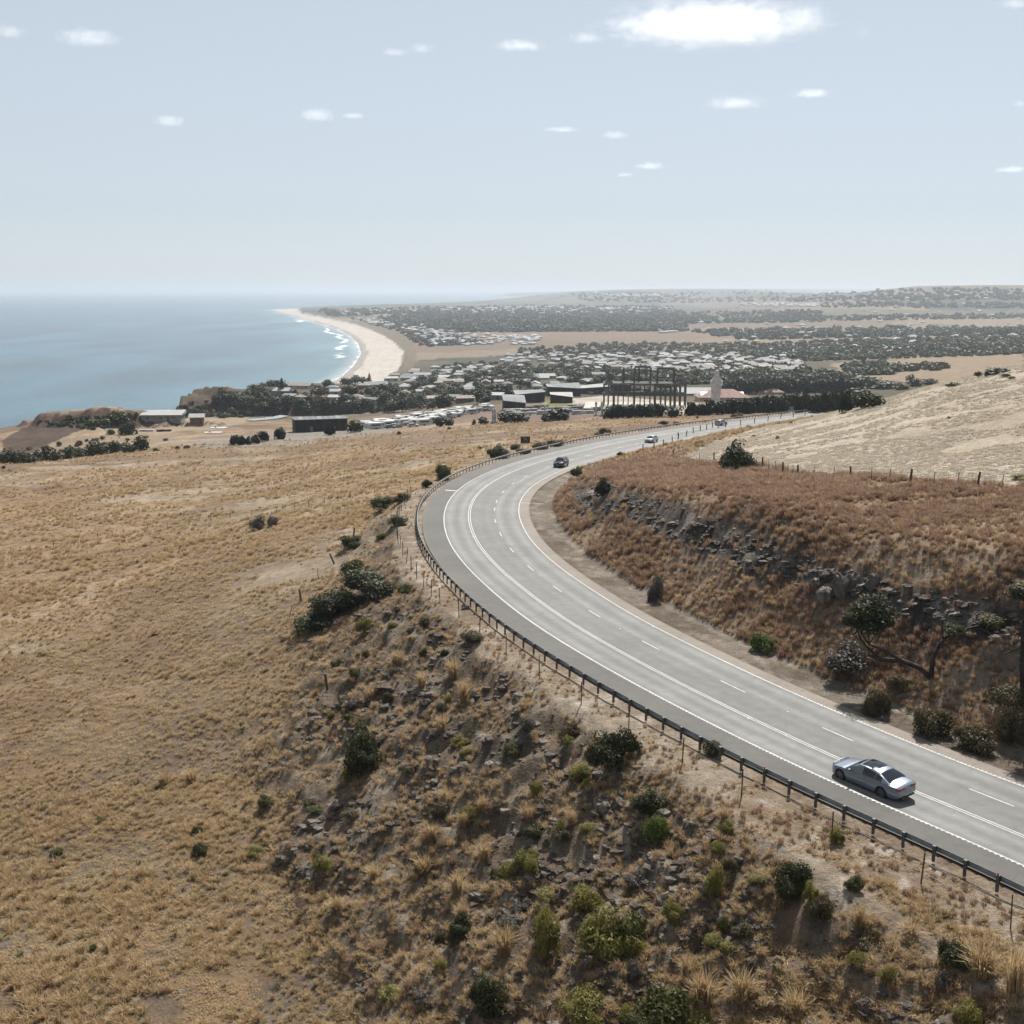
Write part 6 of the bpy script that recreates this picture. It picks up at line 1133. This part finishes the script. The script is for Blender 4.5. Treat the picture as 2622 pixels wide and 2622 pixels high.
# hedges and single trees at the far edge of the field
def farplant(u, v, w, h, kind, label, group, cyp=False, name='hedge_shrub', cat='shrub'):
    P = hit([u], [v])[0]
    if P[0] != P[0]: return
    k = depth_of(P) / FPX; q = _cnt[0]; _cnt[0] += 1; o = empty(name, tuple(map(float, P)), random.random() * 6, label, cat, group); W, H = w * k, h * k
    link('crown', (CYP if cyp else CRF[kind])[q % 4], o, (0, 0, H * .42), None, (W * .68, W * .68, H * .66)); link('trunk', TRUNKS[q % 3], o, None, None, (W * .4, W * .4, H * .5))
for u, v in [(8,1188),(30,1187),(52,1186),(78,1184),(98,1181),(120,1180),(142,1180),(162,1175),(180,1174),(200,1171),(218,1168),(240,1166),(262,1164),(286,1160),(302,1158),(322,1158),(345,1156),(360,1154)]: farplant(u, v, random.uniform(28, 42), random.uniform(24, 44), 'dark', 'dark bush of the hedge at the far edge of the dry field', 'hedge along the field edge')
for u, v, w, h in [(300,1082,48,36),(240,1090,40,20),(270,1088,44,20),(335,1112,34,40),(318,1112,28,30),(330,1072,24,20),(348,1070,14,18),(285,1112,20,18),(205,1140,18,16),(152,1142,14,14),(120,1150,16,12),(75,1152,16,12),(250,1130,14,12),(262,1126,12,12),(372,1122,16,8),(425,1128,14,8)]: farplant(u, v, w, h, 'mid' if h < 22 else 'dark', 'scrubby bush on the knoll and bench above the sea', 'bushes on the coastal knoll')
for u, v, w, h in [(600,1140,26,32),(618,1140,24,28),(636,1139,24,24),(654,1137,22,28),(678,1130,28,32),(717,1125,36,36)]: farplant(u, v, w, h, 'cyp', 'dark young conifer in a short row at the far field edge', 'young conifers at the field edge', True, 'young_conifer', 'tree')
farplant(846, 1114, 30, 38, 'cyp', 'single dark pine in front of the black hall', None, True, 'pine_tree', 'tree'); farplant(907, 1107, 36, 36, 'dark', 'round dark tree at the corner of the car park', None, False, 'tree', 'tree')
for u, v, w, h in [(1130,1092,34,30),(1147,1090,22,24),(1213,1088,10,16),(1236,1088,26,24),(1298,1082,40,32),(1325,1082,44,34),(1398,1079,26,22),(1425,1077,50,38),(1440,1074,30,30)]: farplant(u, v, w, h, 'cyp', 'round dark bush on the far edge of the dry field before the yard', 'round bushes before the yard')
for k in range(12): farplant(1560 + 12 * k, 1072 - .4 * k, 24, 40, 'cyp', 'dark bush of the low hedge under the concrete frame', 'low hedge under the concrete frame')
farplant(1722, 1068, 36, 34, 'cyp', 'separate dark bush beside the low hedge under the concrete frame', None)
for k in range(34): t = k / 33; farplant(1765 + 400 * t, 1062 - 10 * t + random.uniform(-2, 2), 30, 34 + 28 * t + random.uniform(-4, 4), 'cyp', 'tall dark cypress of the dense front row beside the road', 'cypresses of the front row', True, 'cypress_tree', 'tree')
for k in range(22): t = k / 21; farplant(1850 + 350 * t, 1010 - 6 * t, 30, 40 + random.uniform(-4, 4), 'cyp', 'dark cypress of the back row behind the red roofs', 'cypresses of the back row', True, 'cypress_tree', 'tree')
for u, v, w, h in [(2188,1044,44,44),(2215,1045,46,50),(2240,1042,40,40),(2165,1047,36,44),(2205,1018,60,36)]: farplant(u, v, w, h, 'dark', 'broad dark green tree at the end of the cypress rows', 'broad trees by the side road', False, 'broad_tree', 'tree')
for u, v, w, h, kd in [(2215,995,90,46,'gum'),(2170,985,50,40,'gum'),(2270,995,60,24,'mid'),(2310,998,40,20,'mid'),(2345,990,36,24,'dark'),(2380,985,40,20,'mid'),(2330,978,20,22,'dark'),(2505,965,20,18,'dark'),(2560,955,60,16,'dark'),(2530,962,20,12,'dark'),(2575,965,24,10,'olive' if False else 'mid'),(2440,990,30,14,'mid')]: farplant(u, v, w, h, kd, 'scrubby tree in the hollow behind the pale hill', 'scrub behind the pale hill')
for u, v, h in [(722, 1006, 30), (946, 988, 26), (687, 1016, 24)]:
    P = Vector(hit1(u, v)); H_ = h * depth_of(P) / FPX * 1.25; o = empty('norfolk_pine', P, 0, 'tall tiered pine standing up above the roofs by the beach', 'tree', 'tiered pines by the beach'); b = MB(); b.tube([(0, 0, -.5), (0, 0, H_)], [.3, .06], 6); b.build('trunk', M_BARK, o); A = []
    g_ = np.random.default_rng(u)
    V_, F_, C_ = leaves(420, (1, 1, 1), .3, u, 3, .5); 
    for t in np.linspace(.12, 1, 420):
        lay = math.floor(t * 9) / 9; a = g_.random() * 6.28; rr_ = (1 - lay) * H_ * .3 * g_.random() ** .5 + .1; A.append((rr_ * math.cos(a), rr_ * math.sin(a), H_ * (lay * .9 + .1) + .1 * g_.random()))
    V_ = (V_.reshape(-1, 4, 3) - V_.reshape(-1, 4, 3).mean(1, keepdims=True)) * 2.2 + np.array(A)[:, None]; link('crown', mesh_np('crown', V_.reshape(-1, 3), F_, [LK['cyp']], col=C_), o)
# low shrubs along the field side of the road
for u, v, w, h, kd in [(1320,1150,26,20,'brown'),(1333,1158,24,16,'brown'),(1385,1150,40,22,'brown'),(1425,1142,40,24,'brown'),(1345,1162,30,14,'grey'),(1700,1086,26,12,'mid'),(1730,1085,20,8,'brown'),(1890,1070,34,16,'mid'),(1150,1100,10,8,'brown'),(1255,1160,12,12,'brown'),(1227,1150,14,10,'brown'),(1022,1112,10,10,'brown'),(455,1150,12,12,'brown'),(478,1148,14,12,'brown'),(400,1155,16,10,'brown'),(10,1200,8,12,'brown')]: shrub(u, v, w, h, kd, 'low dry bush dotted along the field and road edge', 'shrub', 'low dry bushes of the field edge')
for u, v, w, h in [(1790,1138,26,14),(1990,1125,12,12),(1998,1086,22,8),(1916,1098,12,12),(1930,1118,12,6),(2025,1085,10,8),(2160,1060,16,8),(2590,970,20,9),(2430,1072,10,8),(2620,1225,60,14)]: shrub(u, v, w, h, 'olive', 'small olive tuft dotted on the pale stubble hill', 'shrub', 'tufts on the pale hill')

# ---------------- signs
M_SIGNB = mat('brown_sign', (.055, .022, .014), .5); M_SIGNW = mat('sign_white', (.6, .58, .56), .5); M_SIGNY = mat('yellow_sign', (.62, .34, .02), .5); M_SIGNG = mat('green_sign', (.02, .12, .07), .5)
P = Vector(hit1(1345, 1160)); k = depth_of(P) / FPX; W, Hs = 24 * k, 17.5 * k; zc = (1160 - 1126) * k; o = empty('tourist_sign', P, .12, 'brown tourist sign with white lines of lettering on posts beyond the guard rail', 'sign')
b = MB(); b.box((0, 0, zc), (W, .06, Hs)); bd = b.build('board', M_SIGNB, o)
for sx_ in (-.3, .3): b = MB(); b.box((sx_ * W, .07, zc / 2), (.09, .07, zc + Hs * .9)); b.build('post', M_GALV, o)
for r_, (z_, sp) in enumerate([(.36, [(-.42, -.22), (-.16, -.02), (.04, .14), (.27, .42)]), (.2, [(-.2, .1), (.15, .24)]), (.04, [(-.2, .2)]), (-.16, [(-.32, -.06), (.06, .3)]), (-.36, [(-.16, .18)])]):
    for a, c_ in sp:
        n = max(2, int((c_ - a) / .035))
        b = MB()
        for q in range(n): b.box((W * (a + (c_ - a) * (q + .5) / n), -.036, zc + Hs * z_), (W * .022, .012, Hs * random.uniform(.055, .085)))
        b.build('lettering', M_SIGNW, bd)
P = Vector(hit1(1785, 1078)); k = depth_of(P) / FPX; o = empty('warning_sign', P, .2, 'yellow diamond warning sign with a dark symbol beside the far straight', 'sign'); b = MB(); b.box((0, 0, 10 * k), (8.2 * k, .05, 8.2 * k), tilt=Matrix.Rotation(math.pi / 4, 3, 'Y')); bd = b.build('plate', M_SIGNY, o); b = MB(); b.tube([(-1.2 * k, -.04, 7.5 * k), (-.2 * k, -.04, 9.5 * k), (1 * k, -.04, 10.2 * k), (.8 * k, -.04, 12.5 * k)], .07, 4); b.build('curve_symbol', M_BLACKP, bd); b = MB(); b.box((0, .06, 5 * k), (.07, .06, 12 * k)); b.build('post', M_GALV, o)
P = Vector(hit1(2164, 1052)); k = depth_of(P) / FPX; o = empty('road_sign', P, .1, 'green and white road sign on two posts at the far junction', 'sign'); b = MB(); b.box((0, 0, 28 * k), (12 * k, .08, 5 * k)); b.build('top_board', M_SIGNW, o); b = MB(); b.box((0, 0, 20 * k), (9 * k, .08, 9 * k)); b.build('board', M_SIGNG, o)
for sx_ in (-4, 4): b = MB(); b.box((sx_ * k, .1, 14 * k), (.12, .1, 30 * k)); b.build('post', M_GALV, o)
for u, v, h, lb in [(2122, 1050, 28, 'thin lamp post before the cypress row at the far junction'), (1222, 1036, 40, 'dark timber power pole at the edge of the near hamlet'), (1047, 1052, 26, 'pale power pole in the trees above the storage yard')]:
    P = Vector(hit1(u, v)); k = depth_of(P) / FPX; b = MB(); b.tube([(0, 0, -.5), (0, 0, h * k)], .11, 6); b.box((0, 0, h * k - .4), (1.6, .12, .14)); tag(b.build('pole', M_TIMBER if h == 40 else M_GALV, None, P), lb, 'pole')
o = None; P = Vector(hit1(2022, 1056)); Q = Vector(hit1(2140, 1044)); o = empty('sloped_panel_row', P, 0, 'row of tilted grey panels along the road under the cypresses', 'panels')
for t in np.linspace(0, 1, 14): b = MB(); b.box((0, 0, 0), (4.4, .12, 2.0), rz=.55, tilt=Matrix.Rotation(-.5, 3, 'X')); b.build('panel', M_CGREY, o, (Q - P) * float(t) + Vector((0, 2, .9)))
# lorry at the far junction
# ------------------------------------------------------------------ clouds (real volumes far above the haze)
def cloud_material(name, dens, nscale, thr, seed):
    m = bpy.data.materials.new(name); m.use_nodes = True; nt = m.node_tree; nt.nodes.remove(nt.nodes['Principled BSDF']); N = nt.nodes.new; L = nt.links.new
    tc = N('ShaderNodeTexCoord'); mp = N('ShaderNodeMapping'); mp.inputs['Location'].default_value = (seed * 3.1, seed * 1.7, seed * .9); mp.inputs['Scale'].default_value = (nscale * 1.0, nscale * .8, nscale * .42); L(tc.outputs['Object'], mp.inputs[0])
    n = N('ShaderNodeTexNoise'); n.inputs['Scale'].default_value = 1; n.inputs['Detail'].default_value = 7; n.inputs['Roughness'].default_value = .66; L(mp.outputs[0], n.inputs['Vector'])
    ln = N('ShaderNodeVectorMath'); ln.operation = 'LENGTH'; L(tc.outputs['Object'], ln.inputs[0]); sub = N('ShaderNodeMath'); sub.operation = 'SUBTRACT'; sub.inputs[0].default_value = 1; L(ln.outputs['Value'], sub.inputs[1])
    sp = N('ShaderNodeSeparateXYZ'); L(tc.outputs['Object'], sp.inputs[0]); fl = N('ShaderNodeMapRange'); fl.inputs[1].default_value = -.62; fl.inputs[2].default_value = -.30; L(sp.outputs[2], fl.inputs[0])
    a = N('ShaderNodeMath'); a.operation = 'MULTIPLY_ADD'; a.inputs[1].default_value = .5; L(sub.outputs[0], a.inputs[0]); L(n.outputs[0], a.inputs[2])
    r_ = N('ShaderNodeMapRange'); r_.inputs[1].default_value = thr; r_.inputs[2].default_value = thr + .26; r_.inputs[3].default_value = 0; r_.inputs[4].default_value = dens; L(a.outputs[0], r_.inputs[0])
    mu = N('ShaderNodeMath'); mu.operation = 'MULTIPLY'; L(r_.outputs[0], mu.inputs[0]); L(fl.outputs[0], mu.inputs[1])
    v = N('ShaderNodeVolumePrincipled'); v.inputs['Color'].default_value = (1, 1, 1, 1); v.inputs['Anisotropy'].default_value = .35; L(mu.outputs[0], v.inputs['Density']); L(v.outputs[0], nt.nodes['Material Output'].inputs['Volume'])
    try: m.cycles.volume_step_rate = .35
    except Exception: pass
    return m
def dome():
    bm = bmesh.new(); bmesh.ops.create_icosphere(bm, subdivisions=3, radius=1.0); me = bpy.data.meshes.new('cloud'); bm.to_mesh(me); bm.free(); return me
CL = [(1822,66,560,104,1.0,.62,'large bright cumulus cloud high over the plain'),(1650,62,200,60,.7,.66,'ragged cloud at the left tip of the large cumulus'),(2060,50,150,90,.8,.64,'puffy end of the large cumulus cloud'),(226,98,180,50,.75,.63,'small flat cloud high over the open sea'),(22,82,100,38,.7,.63,'small cloud at the edge of the sky over the sea'),(434,310,96,34,.8,.63,'little lens-shaped cloud over the sea'),(812,296,110,40,.8,.63,'small domed cloud over the beach'),(906,297,70,18,.6,.64,'thin wisp beside the small domed cloud'),(1330,118,150,34,.7,.65,'flat cloud left of the large cumulus'),(1500,98,110,34,.6,.66,'faint cloud patch under the left of the large cumulus'),(1080,124,80,30,.5,.67,'faint cloud puff in a short string'),(1010,134,100,24,.4,.68,'faint trailing cloud shreds in a short string'),
      (1880,264,190,38,.5,.65,'thin torn cloud over the far plain'),(2078,240,120,24,.6,.64,'thin straight cloud streak over the far plain'),(1440,332,110,16,.4,.66,'faint streak of cloud over the headland'),(1575,346,90,24,.5,.65,'small torn cloud over the suburb'),(1664,426,90,22,.6,.64,'small low flat cloud over the suburb'),(1600,448,60,12,.4,.65,'tiny wisp under the small low cloud'),(2210,84,50,50,.4,.68,'small ragged scrap right of the large cumulus'),(2590,434,100,20,.5,.64,'low cloud streak over the far hills'),(2600,10,110,30,.4,.66,'cloud shreds at the top of the sky'),(2612,266,50,20,.4,.65,'cloud scrap over the pale hill')]
CD = dome()
for i, (u, v, w, h, dn, thr, lb) in enumerate(CL):
    r_ = rays(u, v); el = r_[2] / math.hypot(r_[0], r_[1]); Zc = 1500. if v < 200 else 1350.; dist = (Zc - CAMZ) / el; k = dist / math.hypot(r_[0], r_[1]); P = (r_[0] * k, r_[1] * k, Zc); k2 = depth_of(P) / FPX
    me = CD.copy(); me.materials.append(cloud_material('cloud_vapour_%d' % i, dn * (.5 if w > 300 else .34) / (h * k2), 6.5 if w > 300 else 4.0, thr, i + 2))
    o = link('cloud', me, None, P, (0, 0, 0), (w * k2 * .60, w * k2 * .42, h * k2 * .68)); tag(o, lb, 'cloud', 'clouds')
def haze():
    mb = MB(); mb.box((0, 44000, 77), (190000, 96000, 174)); 
    m = bpy.data.materials.new('haze_air'); m.use_nodes = True; nt = m.node_tree; nt.nodes.remove(nt.nodes['Principled BSDF'])
    v = nt.nodes.new('ShaderNodeVolumePrincipled'); v.inputs['Color'].default_value = (.54, .60, .67, 1); v.inputs['Density'].default_value = 7.5e-5; v.inputs['Anisotropy'].default_value = .3
    nt.links.new(v.outputs[0], nt.nodes['Material Output'].inputs['Volume'])
    o = mb.build('haze', m); tag(o, kind='stuff')
haze()
